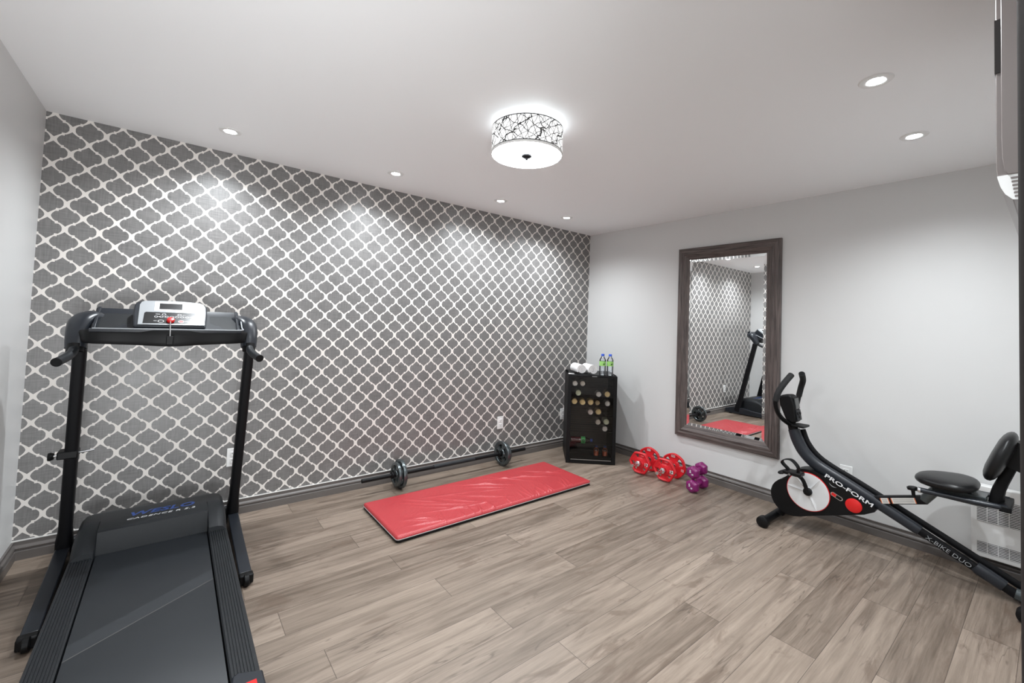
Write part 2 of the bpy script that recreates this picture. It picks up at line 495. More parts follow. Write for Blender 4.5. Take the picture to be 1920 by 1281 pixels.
lo = bpy.data.objects.new('lamp_bulb', l); COL.objects.link(lo); lo.location = (.06, 0, -.075); lo.parent = t

# ------------------------------------------------------------------ mirror
my0, my1, mz0, mz1 = -1.955, -1.106, .335, 2.016
t = empty('wall_mirror', (0, (my0+my1)/2, mz0), 'tall rectangular mirror in a wide grey-brown wooden frame on the white wall', 'mirror')
prof = [(0, .0), (0, .024), (.006, .030), (.030, .033), (.046, .030), (.050, .034), (.060, .034), (.064, .029), (.085, .020), (.098, .016), (.105, .012), (.105, .0)]   # (inward, out from wall)
def frame_side(p0, p1, inn):
    bm = bmesh.new(); p0 = Vector(p0); p1 = Vector(p1); d = (p1-p0).normalized(); inn = Vector(inn)
    a = [bm.verts.new(p0 + inn*u + d*u + Vector((-w, 0, 0))) for u, w in prof]
    b = [bm.verts.new(p1 + inn*u - d*u + Vector((-w, 0, 0))) for u, w in prof]
    n = len(prof)
    for i in range(n): bm.faces.new([a[i], b[i], b[(i+1) % n], a[(i+1) % n]])
    bm.faces.new(a); bm.faces.new(b[::-1])
    return bm
for p0, p1, inn in [((-.001, my0, mz1), (-.001, my1, mz1), (0, 0, -1)), ((-.001, my1, mz0), (-.001, my0, mz0), (0, 0, 1)),
                    ((-.001, my0, mz0), (-.001, my0, mz1), (0, 1, 0)), ((-.001, my1, mz1), (-.001, my1, mz0), (0, -1, 0))]:
    obj('frame_rail', frame_side(p0, p1, inn), M['frame_up'] if inn[1] else M['frame'], t, angle=.25)
g0, g1, h0, h1 = my0+.104, my1-.104, mz0+.104, mz1-.104
bm = bmesh.new(); bv = .022
def q(y, z, x): return bm.verts.new((x, y, z))
o4 = [q(g0, h0, -.0110), q(g1, h0, -.0129), q(g1, h1, -.0129), q(g0, h1, -.0110)]
i4 = [q(g0+bv, h0+bv, -.0090), q(g1-bv, h0+bv, -.0108), q(g1-bv, h1-bv, -.0108), q(g0+bv, h1-bv, -.0090)]
bm.faces.new(i4)
for i in range(4): bm.faces.new([o4[i], o4[(i+1) % 4], i4[(i+1) % 4], i4[i]])
obj('mirror_glass', bm, M['mirror'], t, smooth=False)

# ------------------------------------------------------------------ outlets
def outlet(loc, rotz, label):
    """faces local -y"""
    t = empty('wall_outlet', loc, label, 'electrical outlet', rotz=rotz)
    obj('cover_plate', B(-.035, .035, -.006, -.0005, -.0575, .0575), M['whitep'], t, world=False, bevel=.003)
    for s in (-1, 1):
        rc = obj('receptacle', B(-.017, .017, -.0085, -.005, s*.021-.014, s*.021+.014), M['whitep'], t, world=False, bevel=.005, seg=3)
        bm = bmesh.new()
        for xx in (-.0065, .0065): box(bm, xx-.0013, xx+.0013, -.0088, -.0080, s*.021-.001, s*.021+.008)
        lathe(bm, [(0, 0), (.0026, 0), (.0026, .0008), (0, .0008)], o=(0, -.0088, s*.021-.007), axis=(0, 1, 0), n=10)
        obj('slot', bm, M['black'], rc, world=False)
    return t
outlet((-3.302, 0, .365), 0, 'white wall outlet on the patterned wall behind the treadmill post')
outlet((-1.178, 0, .340), 0, 'white wall outlet on the patterned wall above the right barbell plate')
outlet((-.353, 0, .340), 0, 'white wall outlet on the patterned wall beside the black fridge')
outlet((0, -2.363, .345), -PI/2, 'white wall outlet on the plain white wall behind the exercise bike')

# ------------------------------------------------------------------ convector heater on right wall
t = empty('convector_heater', (0, -3.17, .07), 'white convector heater low on the wall behind the exercise bike seat', 'heater')
hy0, hy1 = -3.36, -2.95
obj('body', B(-.075, -.0195, hy0, hy1, .094, .484), M['whitep'], t, bevel=.006, seg=3)
obj('back_bracket', B(-.019, 0, hy0+.05, hy1-.05, .15, .45), M['whitep'], t)
for (a, b, n) in ((.120, .178, 7), (.290, .420, 15)):
    bm = bmesh.new(); box(bm, -.0762, -.0745, hy0+.03, hy1-.022, a, b)
    gr = obj('grille', bm, M['black'], t)
    bm = bmesh.new()
    for i in range(n):
        z = a + (b-a)*(i+.5)/n
        box(bm, -.0785, -.0755, hy0+.03, hy1-.022, z-(b-a)/n*.22, z+(b-a)/n*.22)
    k = 9
    for i in range(k+1):
        y = hy0+.03 + (hy1-.022-hy0-.03)*i/k
        box(bm, -.0782, -.0755, y-.0012, y+.0012, a, b)
    obj('louvre_grid', bm, M['whitep'], gr)

# ------------------------------------------------------------------ air conditioner at upper right
ax0 = C_AX = -2.346
t = empty('air_conditioner', (ax0+.4, NY, 1.57), 'glossy taupe air conditioner high at the right edge, seen from its end', 'air conditioner')
yf = -3.182
body = [(NY+.0005, 2.05), (yf, 2.05), (yf, 1.640), (yf-.002, 1.62), (yf-.006, 1.60), (yf-.012, 1.585), (yf-.022, 1.573), (yf-.05, 1.568), (NY+.0005, 1.568)]
obj('housing', P(body, YZ, ax0, ax0+.82), M['acgrey'], t, bevel=.0012)
lowp = [(yf-.0012, 1.6235), (yf-.0016, 1.6195), (yf-.006, 1.5995), (yf-.012, 1.5845), (yf-.022, 1.5725), (yf-.05, 1.5675), (NY+.001, 1.5675), (NY+.001, 1.6235)]
obj('lower_cover', P(lowp, YZ, ax0-.0015, ax0), M['whitep'], t, label='white lower cover')
pan = [(yf-.0075, 2.04), (yf-.0075, 1.70), (yf-.0085, 1.66), (yf-.011, 1.635), (yf-.015, 1.6235), (yf-.20, 1.6235), (yf-.20, 2.04)]
obj('end_panel', P(pan, YZ, ax0-.005, ax0), M['acgrey'], t, bevel=.001)
bm = bmesh.new()
for i in range(6):
    z = 1.616 - i*.0075; box(bm, ax0-.004, ax0-.001, yf-.20, yf-.0195-i*.0010, z-.0018, z+.0012)
obj('vent_slat', bm, M['acgrey'], t)
obj('front_strip', B(ax0-.002, ax0+.3, yf-.007, yf+.0015, 1.838, 1.950), M['jamb'], t, label='dark strip on the front edge')

# ------------------------------------------------------------------ treadmill (faces the wallpaper)
tcx = -3.662
TR = empty('treadmill', (tcx, -.75, 0), 'black and charcoal treadmill facing the wallpapered wall', 'treadmill')
# base rails with their feet
for s in (-1, 1):
    x = tcx + s*.350
    prof = [(-.03, .012), (-.03, .075), (-.16, .105), (-.30, .105), (-.42, .085), (-.84, .045), (-.86, .02), (-.86, .012)]
    br = obj('base_rail', P(prof, YZ, x-.026, x+.026), M['slate'], TR, bevel=.006)
    obj('end_cap', B(x-.030, x+.030, -.885, -.845, .006, .050), M['black'], br, bevel=.006)
    for yy in (-.10, -.80):
        obj('rubber_foot', disc(.018, 0, .014, (x, yy, 0), (0, 0, 1), 16), M['black'], br)
    obj('transport_wheel', disc(.026, -.012, .012, (x+s*.0, -.885, .027), (1, 0, 0), 20, .004), M['black'], br)
obj('cross_tube', T([(tcx-.35, -.10, .045), (tcx+.35, -.10, .045)], .022, n=12), M['blackmatte'], TR)
# uprights
for s in (-1, 1):
    xb = tcx + s*.350; xt = tcx + .020 + s*.338
    up = T([(xb, -.20, .05), (xb, -.222, .14), (xb+(xt-xb)*.1, -.238, .20), (xt, -.452, 1.10)], [.045, .042, .034, .033], n=20, up=(0, 1, 0), squash=.72, power=4)
    u_ = obj('upright', up, M['blackmatte'], TR, angle=1.2)
# latch on the left upright
xl = tcx - .340
lt = obj('storage_latch', B(xl-.040, xl+.032, -.372, -.300, .566, .602), M['black'], TR, bevel=.005)
obj('latch_knob', L([(0, 0), (.014, .0), (.020, .012), (.018, .020), (0, .022)], o=(xl-.052, -.336, .578), axis=(-1, 0, 0), n=16), M['black'], lt)
obj('latch_pin', T([(xl-.055, -.345, .580), (xl+.085, -.345, .592)], .0045, n=10), M['chrome'], lt, label='thin chrome pin')
# side foot rails: ridged
def ridged(x0, x1, zt, y0, y1, dz):
    n = 8; top = []
    w = (x1-x0)
    for i in range(n):
        a = x0 + .004 + (w-.008)*i/n; b = x0 + .004 + (w-.008)*(i+1)/n
        top += [(a, zt), (a+(b-a)*.62, zt), (a+(b-a)*.70, zt-.0025), (a+(b-a)*.92, zt-.0025)]
    poly = [(x0, zt-.004)] + top + [(x1, zt-.004), (x1, zt-.045), (x0, zt-.045)]
    bm = bmesh.new()
    A = [bm.verts.new((u, y0, v)) for u, v in poly]; Bv = [bm.verts.new((u, y1, v-dz)) for u, v in poly]
    bm.faces.new(A); bm.faces.new(Bv[::-1]); k = len(poly)
    for i in range(k): bm.faces.new([A[i], Bv[i], Bv[(i+1) % k], A[(i+1) % k]])
    return bm
ZD = .158
for s in (-1, 1):
    a, b = sorted((tcx + s*.292, tcx + s*.213))
    obj('foot_rail', ridged(a, b, ZD, -.555, -1.70, .006), M['char'], TR, smooth=False)
# belt with rollers
bm = bmesh.new()
pr = [(-.42, ZD-.010), (-1.72, ZD-.016), (-1.755, ZD-.024), (-1.77, ZD-.045), (-1.755, ZD-.066), (-1.72, ZD-.074), (-.42, ZD-.068), (-.39, ZD-.05), (-.38, ZD-.039), (-.39, ZD-.025)]
prism(bm, pr, YZ, tcx-.208, tcx+.208)
obj('running_belt', bm, M['belt'], TR, angle=.9)
obj('side_frame', B(tcx-.285, tcx-.215, -1.72, -.40, .055, .115), M['blackmatte'], TR)
obj('side_frame', B(tcx+.215, tcx+.285, -1.72, -.40, .055, .115), M['blackmatte'], TR)
for s in (-1, 1):
    pl = [(tcx+s*.205, -1.735), (tcx+s*.215, -1.672), (tcx+s*.232, -1.662), (tcx+s*.297, -1.690), (tcx+s*.297, -1.80), (tcx+s*.205, -1.80)]
    ec = obj('rear_end_cap', P(pl, XY, .035, ZD+.004), M['slate'], TR, bevel=.006)
    obj('rubber_foot', disc(.024, 0, .036, (tcx+s*.25, -1.75, 0), (0, 0, 1), 20), M['black'], ec)
    if s > 0:
        bd = obj('safety_sticker', B(tcx+.247, tcx+.275, -1.742, -1.722, ZD+.004, ZD+.0048), M['redp'], ec, label='small red sticker')
# motor hood
hb = bmesh.new()
side = [(-.145, .05), (-.155, .17), (-.185, .222), (-.26, .243), (-.38, .248), (-.47, .236), (-.563, .180), (-.563, .06), (-.563, .05)]
mid = [(-.145, .05), (-.155, .17), (-.185, .222), (-.26, .243), (-.38, .251), (-.50, .252), (-.512, .246), (-.525, .165), (-.525, .05)]
def loft(bm, secs):
    rows = [[bm.verts.new((x, y, z)) for y, z in pf] for x, pf in secs]
    n = len(rows[0])
    for i in range(len(rows)-1):
        for k in range(n): bm.faces.new([rows[i][k], rows[i+1][k], rows[i+1][(k+1) % n], rows[i][(k+1) % n]])
    bm.faces.new(rows[0]); bm.faces.new(rows[-1][::-1])
def lower(pf, dz): return [(y, z-dz if z > .12 else z) for y, z in pf]
inset = [(min(y, -.175) if y > -.2 else y, z) for y, z in side]
secs = [(tcx-.293, lower(inset, .045)), (tcx-.287, lower(side, .022)), (tcx-.272, lower(side, .005)), (tcx-.250, side), (tcx-.214, side), (tcx-.209, mid), (tcx-.1, mid), (tcx+.1, mid), (tcx+.209, mid), (tcx+.214, side), (tcx+.250, side), (tcx+.272, lower(side, .005)), (tcx+.287, lower(side, .022)), (tcx+.293, lower(inset, .045))]
loft(hb, secs)
hood = obj('motor_hood', hb, M['char'], TR, angle=.62)
text('brand_lettering', 'WESLO', .064, hood, M['blueink'], (tcx+.020, -.372, .2515), (1, 0, 0), (0, 1, .02), shear=.25, sx=1.22, spacing=1.04, bold=.0015)
text('model_lettering', 'CADENCE R 5.2', .024, hood, M['whiteink'], (tcx+.020, -.432, .2525), (1, 0, 0), (0, 1, .0), shear=.25, sx=1.5, spacing=1.1)

# console: wide tray, raised instrument panel, arms, grips
cx = tcx + .010
tray = [(-.505, 1.160), (-.535, 1.176), (-.537, 1.188), (-.525, 1.191), (-.500, 1.178), (-.360, 1.262), (-.335, 1.284), (-.315, 1.280), (-.310, 1.20), (-.40, 1.15)]
hs = []
nseg = 16
for i in range(nseg+1):
    f = -1 + 2*i/nseg; x = cx + f*.295
    dz = .016*(1-f*f) ; dy = -.018*(1-f*f)
    hs.append((x, [(y+dy*(1 if y < -.49 else 0), z - (dz if z < 1.16 else 0)) for y, z in tray]))
bm = bmesh.new(); loft(bm, hs)
con = obj('console_tray', bm, M['slate'], TR, angle=.7)
# light piping along the tray lip
obj('lip_trim', T([(cx-.285, -.533, 1.190), (cx-.15, -.543, 1.190), (cx, -.549, 1.191), (cx+.15, -.543, 1.190), (cx+.292, -.533, 1.191), (cx+.300, -.50, 1.205), (cx+.302, -.36, 1.270)], .0035, n=8, smooth=5), M['silver'], con, label='silver edge line')
# cross band under the tray (black, bowed)
bm = bmesh.new()
pts = [(cx-.325, -.475, 1.152), (cx-.28, -.518, 1.153), (cx-.15, -.531, 1.151), (cx, -.548, 1.147), (cx+.15, -.531, 1.151), (cx+.28, -.518, 1.153), (cx+.322, -.475, 1.152)]
tube(bm, pts, [.028, .034, .037, .041, .037, .034, .028], n=20, smooth=5, squash=.42, power=4)
obj('cross_bar', bm, M['black'], TR)
# instrument panel
e1 = Vector((0, .165, .133)).normalized(); nrm = Vector((1, 0, 0)).cross(e1)      # up the panel, out of it
org = Vector((cx-.002, -.530, 1.196))
def pan(u, v, w): return org + Vector((1, 0, 0))*u + e1*v + nrm*w
outline = [(-.142, 0), (.138, 0), (.146, .10), (.146, .155), (.138, .182), (.118, .194), (.04, .204), (-.04, .204), (-.118, .198), (-.140, .188), (-.150, .160), (-.150, .10)]
def scl(poly, k, c=(0, .1)): return [(c[0]+(u-c[0])*k, c[1]+(v-c[1])*k) for u, v in poly]
bm = bmesh.new(); prism(bm, outline, pan, -.05, .012)
ip = obj('instrument_panel', bm, M['slate'], TR, bevel=.006, seg=3)
bm = bmesh.new(); prism(bm, [(-.128, .008), (.134, .008), (.138, .10), (.138, .155), (.130, .178), (.112, .190), (.04, .198), (-.04, .198), (-.112, .192), (-.124, .182), (-.130, .16)], pan, .012, .0165)
fp = obj('face_plate', bm, M['silver'], ip, bevel=.0015, label='silver face plate')
bm = bmesh.new(); prism(bm, [(-.072, .112), (.062, .112), (.062, .186), (-.072, .186)], pan, .0165, .018)
obj('display_surround', bm, M['whiteink'], ip, label='white panel around the display')
bm = bmesh.new(); prism(bm, [(-.052, .126), (.040, .126), (.040, .172), (-.052, .172)], pan, .018, .0188)
obj('display', bm, M['screen'], ip, label='black display window')
bm = bmesh.new(); prism(bm, [(-.110, .016), (.098, .016), (.098, .094), (.092, .102), (-.102, .102), (-.108, .094)], pan, .0165, .0175)
kp = obj('key_panel', bm, M['screen'], ip, label='black key panel')
bm = bmesh.new()
def ring(bm, u, v, r, w=.0014):
    a = []; n = 16
    for rr in (r, r-w):
        for ww in (.0175, .0181): a.append([bm.verts.new(pan(u+rr*math.cos(2*PI*k/n), v+rr*.85*math.sin(2*PI*k/n), ww)) for k in range(n)])
    for k in range(n):
        k2 = (k+1) % n
        bm.faces.new([a[1][k], a[1][k2], a[3][k2], a[3][k]]); bm.faces.new([a[0][k], a[0][k2], a[1][k2], a[1][k]]); bm.faces.new([a[2][k], a[2][k2], a[3][k2], a[3][k]])
for i in range(8): ring(bm, -.062+i*.0205, .066, .0072, .0018)
for u, v in ((-.032, .085), (.030, .083), (.082, .046), (-.042, .032), (.038, .032)): ring(bm, u, v, .0085 if v > .04 else .0120, .002)
for u, v, wd in ((-.056, .086, .018), (.048, .083, .012), (-.064, .034, .012), (.058, .032, .012)): prism(bm, [(u-wd/2, v-.0012), (u+wd/2, v-.0012), (u+wd/2, v+.0012), (u-wd/2, v+.0012)], pan, .0175, .0181)
for i in range(7): u = -.062+i*.0205+.0102; prism(bm, [(u-.003, .0653), (u+.003, .0653), (u+.003, .0667), (u-.003, .0667)], pan, .0175, .0181)
obj('button_print', bm, M['whiteink'], kp, label='white ring marks of the buttons')
bm = bmesh.new(); lathe(bm, [(0, .0175), (.0085, .0175), (.0085, .0183), (0, .0183)], o=pan(.038, .032, 0), axis=nrm, n=16)
obj('stop_button', bm, M['redp'], kp, label='red stop button')
bm = bmesh.new(); lathe(bm, [(0, .0175), (.016, .0175), (.0165, .026), (.013, .031), (0, .033)], o=pan(-.004, .036, 0), axis=nrm, n=24)
key = obj('safety_key', bm, M['redp'], ip, label='round red safety key')
k0 = pan(-.004, .036, .026)
obj('key_cord', T([k0, k0+Vector((0, -.03, -.028)), (cx-.004, -.592, 1.150)], .0022, n=8, smooth=4), M['steel'], key)
obj('key_clip', B(cx-.018, cx+.010, -.604, -.588, 1.118, 1.160), M['black'], key, bevel=.003)
# cup-tray pockets and their dividing ribs
for s in (-1, 1):
    bm = bmesh.new()
    a, b = sorted((cx+s*.160, cx+s*.272))
    prism(bm, [(-.495, 1.1835), (-.372, 1.2575), (-.372, 1.2590), (-.495, 1.1850)], YZ, a, b)
    obj('tray_pocket', bm, M['char'], con)
    bm = bmesh.new(); prism(bm, [(-.52, 1.188), (-.345, 1.290), (-.330, 1.290), (-.345, 1.262), (-.50, 1.176)], YZ, cx+s*.283-.006, cx+s*.283+.006)
    obj('tray_rib', bm, M['slate'], con, bevel=.002)
# arms curving down to the cuffs, angled foam-free grips
for s in (-1, 1):
    X = lambda d: cx + s*d
    pts = [(X(.27), -.355, 1.222), (X(.305), -.375, 1.226), (X(.332), -.41, 1.205), (X(.340), -.448, 1.150), (X(.341), -.472, 1.095)]
    bm = bmesh.new(); tube(bm, pts, [.040, .050, .050, .042, .036], n=22, smooth=6, up=(0, 1, 0), squash=.86, power=2.6)
    am = obj('console_arm', bm, M['slate'], TR)
    bm = bmesh.new(); tube(bm, [(X(.341), -.468, 1.110), (X(.342), -.480, 1.078)], [.0375, .036], n=20, up=(0, 1, 0), squash=.86)
    obj('arm_cuff', bm, M['black'], am)
    bm = bmesh.new(); tube(bm, [(X(.342), -.480, 1.105), (X(.344), -.520, 1.080), (X(.356), -.570, 1.062), (X(.374), -.640, 1.048)], .0185, n=16, smooth=5)
    gp = obj('hand_grip', bm, M['char'], am)
    obj('grip_cap', disc(.0195, 0, .006, (X(.3735), -.638, 1.0485), (s*.25, -.95, -.19), 18, .002), M['black'], gp)

# ------------------------------------------------------------------ exercise bike (along the right wall)
bx = -.31
BK = empty('exercise_bike', (bx, -2.6, 0), 'black folding recumbent exercise bike with white and red wheel disc', 'exercise bike')
def yz(pts, x): return [(x, y, z) for y, z in pts]
main = [(-2.150, .640), (-2.172, .575), (-2.210, .505), (-2.270, .448), (-2.345, .410), (-2.420, .378), (-2.580, .305), (-2.775, .212)]
bm = bmesh.new(); tube(bm, yz(main, bx), [.034, .036, .036, .036, .034, .033, .031, .028], n=20, smooth=5, squash=.85, power=2.8)
mt = obj('main_tube', bm, M['slate'], BK)
obj('inner_tube', T(yz([(-2.755, .222), (-3.145, .030)], bx), .021, n=16, squash=.9, power=3.5), M['blackmatte'], BK)
obj('tube_sleeve', T(yz([(-2.985, .117), (-3.000, .106), (-3.085, .064)], bx), [.026, .030, .028], n=18, squash=.9, power=3), M['slate'], BK)
far = [(-2.185, .640), (-2.215, .560), (-2.270, .490), (-2.350, .440), (-2.500, .375), (-2.70, .280), (-2.90, .185), (-3.16, .060)]
obj('folding_leg', T(yz(far, bx+.048), .018, n=14, smooth=4, squash=.8, power=3), M['blackmatte'], BK)
# stabilisers
for (y, nm) in ((-2.045, 'front_stabilizer'), (-3.165, 'rear_stabilizer')):
    x0, x1 = bx-.215, bx+.215
    st = obj(nm, T([(x0, y, .036), (x1, y, .036)], .024, n=18), M['blackmatte'], BK)
    for xx, d in ((x0, 1), (x1, -1)):
        obj('end_cap', L([(0, -.012), (.026, -.012), (.036, -.006), (.036, .030), (.029, .040), (.026, .048)], o=(xx, y, .036), axis=(d, 0, 0), n=24), M['black'], st)
obj('front_leg', T([(bx, -2.075, .05), (bx, -2.12, .15)], .022, n=14), M['blackmatte'], BK)
obj('rear_bracket', T([(bx, -3.12, .045), (bx, -3.165, .036)], .03, n=14, squash=.8), M['iron'], BK)
# drive cover
c0 = Vector((0, -2.252, .268))
def arc(cy, cz, r, a0, a1, n): return [(cy+r*math.cos(math.radians(a0+(a1-a0)*i/n)), cz+r*math.sin(math.radians(a0+(a1-a0)*i/n))) for i in range(n+1)]
cov = arc(-2.150, .196, .118, -100, 65, 12) + arc(-2.252, .268, .139, 60, 112, 6) + [(-2.38, .375), (-2.46, .338), (-2.555, .296)] + arc(-2.560, .268, .030, 80, 200, 5) + [(-2.540, .226), (-2.50, .210), (-2.40, .170), (-2.30, .131), (-2.21, .092)]
bm = bmesh.new(); prism(bm, cov, YZ, bx-.052, bx+.052)
dc = obj('drive_cover', bm, M['black'], BK, bevel=.014, seg=4, angle=1.0)
xf = bx-.052
obj('disc_rim', L([(.1165, 0), (.1205, .002), (.1205, .0085), (.1165, .0085)], o=(xf+.002, c0.y, c0.z), axis=(-1, 0, 0), n=56, closed=True), M['redp'], dc, label='thin red ring around the wheel disc')
wd = obj('wheel_disc', L([(.117, .0), (.117, .010), (.112, .011), (.060, .006), (.030, .009), (.028, .014), (0, .014)], o=(xf+.002, c0.y, c0.z), axis=(-1, 0, 0), n=56), M['silver'], dc, label='silver white wheel disc with three spokes')
M['discw'] = mat('pearl_disc', (.72, .73, .74), .3, metal=.15); wd.data.materials[0] = M['discw']
for a in (5, 125, 245):
    d = Vector((0, math.cos(math.radians(a)), math.sin(math.radians(a)))); pz = Vector((0, -d.z, d.y))
    o0 = Vector((xf-.006, c0.y, c0.z)); bm = bmesh.new()
    p = [o0+d*.025+pz*.010, o0+d*.112+pz*.017, o0+d*.112-pz*.017, o0+d*.025-pz*.010]
    vb = [bm.verts.new(q_) for q_ in p]; tp = [bm.verts.new(o0+d*.025+Vector((-.008, 0, 0))), bm.verts.new(o0+d*.112+Vector((-.0045, 0, 0)))]
    bm.faces.new(vb); bm.faces.new([vb[0], vb[1], tp[1], tp[0]]); bm.faces.new([vb[3], tp[0], tp[1], vb[2]]); bm.faces.new([vb[0], tp[0], vb[3]]); bm.faces.new([vb[1], vb[2], tp[1]])
    obj('spoke', bm, M['discw'], dc, smooth=False)
hub = obj('crank_hub', L([(0, 0), (.024, 0), (.024, .020), (.016, .026), (0, .027)], o=(xf-.010, c0.y-.004, c0.z+.004), axis=(-1, 0, 0), n=28), M['black'], BK)
xk = xf-.040
cr = obj('crank_arm', T([(xk+.004, -2.258, .268), (xk, -2.247, .318), (xk-.003, -2.226, .355), (xk-.012, -2.188, .372)], [.013, .011, .011, .012], n=12, smooth=5, squash=.7), M['black'], BK)
obj('chrome_link', T([(xf-.012, -2.248, .276), (xf-.016, -2.188, .352)], .006, n=8), M['chrome'], cr, label='chrome inner link')
pdl = obj('pedal', B(xk-.098, xk-.018, -2.252, -2.150, .378, .402), M['black'], BK, bevel=.006)
obj('pedal_spindle', T([(xk-.10, -2.190, .384), (xk, -2.190, .376)], .007, n=10), M['chrome'], pdl)
obj('pedal_strap', T([(xk-.058, -2.225, .395), (xk-.058, -2.226, .432), (xk-.058, -2.190, .468), (xk-.058, -2.150, .462), (xk-.058, -2.135, .440), (xk-.058, -2.168, .408), (xk-.058, -2.172, .392)], .0035, n=10, smooth=6, squash=8, up=(0, 0, 1)), M['black'], pdl)
obj('strap_tail', T([(xk-.045, -2.165, .395), (xk-.06, -2.135, .376), (xk-.055, -2.120, .372)], [.010, .012, .009], n=10, smooth=3, squash=2.0), M['black'], pdl)
# opposite side crank and pedal
xo = bx+.052
cr2 = obj('crank_arm', T([(xo, -2.252, .268), (xo+.025, -2.262, .225), (xo+.032, -2.300, .178)], .011, n=12, smooth=4), M['black'], BK)
obj('pedal', B(xo+.045, xo+.125, -2.350, -2.250, .165, .189), M['black'], BK, bevel=.006)
# badges and writing on the cover
obj('red_disc', L([(0, .006), (.030, .005), (.041, .001), (.041, -.006), (0, -.006)], o=(xf-.004, -2.490, .262), axis=(-1, 0, 0), n=40), M['redp'], dc, label='plain red round cap')
def cy(u, v, w, o=(-2.405, .288), ang=-24):
    a = math.radians(ang); return (xf-w, o[0] - (u*math.cos(a)+v*math.sin(-a)*-1*0) + v*math.sin(a), o[1] + u*math.sin(a) + v*math.cos(a))
rr = [(-.026, -.012), (.026, -.012), (.033, -.004), (.033, .004), (.026, .012), (-.026, .012), (-.033, .004), (-.033, -.004)]
bg = obj('cover_badge', P(rr, cy, .0, .0035), M['steel'], dc, label='chrome edged badge')
obj('badge_fill', P([(-.028, -.0085), (-.004, -.0085), (-.004, .0085), (-.028, .0085)], cy, .0035, .0042), M['redp'], bg, label='red badge field')
obj('badge_field', P([(-.003, -.0085), (.024, -.0085), (.029, 0), (.024, .0085), (-.003, .0085)], cy, .0035, .0042), M['black'], bg, label='black badge field')
rd = Vector((0, -1, -.46)).normalized(); ru = Vector((0, -.46, 1)).normalized()
text('brand_lettering', 'PRO-FORM', .033, dc, M['whiteink'], (xf-.0016, -2.462, .345), rd, ru, shear=.0, sx=1.62, spacing=1.0, bold=.0006)
sw = bmesh.new(); so = Vector((xf-.0008, -2.385, .350)); n_ = 10; av, bv_ = [], []
for k in range(n_+1):
    u_ = -.022 + .044*k/n_; h_ = -.010*(1-((u_)/.022)**2); th_ = .0045*(1-abs(u_/.022)**2)
    av.append((u_, h_+th_)); bv_.append((u_, h_-.0005))
prism(sw, av+bv_[::-1], lambda u, v, w: tuple(so + rd*u + ru*v + Vector((-w, 0, 0))), 0, .0008)
obj('swoosh_mark', sw, M['greyink'], dc, smooth=False)
text('model_lettering', 'X-BIKE DUO', .030, BK, M['greyink'], (bx-.0208, -2.888, .154), Vector((0, -1, -.49)), ru, sx=1.15, spacing=1.0)
# console neck, console, book ledge
obj('neck', T([(bx, -2.150, .63), (bx, -2.128, .70), (bx, -2.118, .76)], [.030, .026, .022], n=16, squash=.8), M['black'], BK)
cs = P([(-2.178, .695), (-2.150, .682), (-2.115, .700), (-2.078, .790), (-2.070, .846), (-2.086, .864), (-2.130, .872), (-2.150, .862), (-2.168, .800)], YZ, bx-.046, bx+.046)
cn = obj('console', cs, M['black'], BK, bevel=.012, seg=3)
sd = Vector((0, .20, 1)).normalized()
def cs_(u, v, w): return Vector((bx, -2.1735, .735)) + Vector((1, 0, 0))*u + Vector((0, .16, 1)).normalized()*v + Vector((0, -1, .16)).normalized()*(w+.004)
bm = bmesh.new(); prism(bm, [(-.032, .045), (.032, .045), (.032, .115), (-.032, .115)], cs_, -.001, .004)
obj('display', bm, mat('lcd_display', (.055, .058, .058), .25), cn, label='grey display')
bm = bmesh.new(); prism(bm, [(-.036, -.03), (.036, -.03), (.036, .038), (-.036, .038)], cs_, -.002, .003)
kp2 = obj('key_pad', bm, M['char'], cn)
bm = bmesh.new()
for u, v in ((-.018, .015), (.018, .015), (0, -.008)): lathe(bm, [(0, .003), (.010, .003), (.009, .008), (0, .008)], o=cs_(u, v, 0), axis=(0, -1, .16), n=14)
obj('button', bm, M['black'], kp2)
obj('ledge', B(bx-.055, bx+.055, -2.225, -2.150, .664, .678), M['black'], BK, bevel=.004)
hb_ = [(.020, -2.140, .665), (.100, -2.112, .715), (.170, -2.108, .770), (.207, -2.110, .840), (.198, -2.124, .900), (.165, -2.147, .960), (.095, -2.162, 1.010)]
for s in (-1, 1):
    hp = [(bx+s*a, b, c) for a, b, c in hb_]
    hd = obj('handlebar', T(hp, .0145, n=14, smooth=6), M['black'], BK)
    obj('foam_grip', T(hp[3:], [.0180, .0185, .0190, .0190], n=16, smooth=6), M['foam'], hd)
# seat beam
bmx = [(-2.600, .300), (-2.660, .318), (-2.800, .382)]
sb = obj('seat_beam', T(yz([(-2.585, .318), (-2.80, .392)], bx), .024, n=16, squash=.8, power=4), M['blackmatte'], BK)
ud = Vector((0, -.215, .074)).normalized(); un = Vector((0, .074, .215)).normalized()
def bmf(u, v, w): return Vector((bx-.0200, -2.69, .352)) + ud*u + un*v + Vector((-1, 0, 0))*w
for a, b, mm, lb in ((-.085, -.045, 'bead', 'small cream sticker'), (-.035, .075, 'bead', 'cream warning sticker')):
    st_ = obj('warning_sticker', P([(a, -.015), (b, -.015), (b, .015), (a, .015)], bmf, .0, .0008), M[mm], sb, label=lb)
    ln = bmesh.new()
    for i in range(5): prism(ln, [(a+.008, -.011+i*.005), (b-.008, -.011+i*.005), (b-.008, -.0095+i*.005), (a+.008, -.0095+i*.005)], bmf, .0008, .0012)
    obj('sticker_lines', ln, M['iron'], st_)
    for e in (a, b-.004):
        ob = bmesh.new(); prism(ob, [(e, -.015), (e+.004, -.015), (e+.004, .015), (e, .015)], bmf, .0008, .0013)
        obj('sticker_edge', ob, M['org'], st_, label='orange sticker edge')
obj('seat_post', T([(bx, -2.79, .385), (bx, -2.84, .46)], .024, n=14, squash=.9, power=3.5), M['iron'], BK)
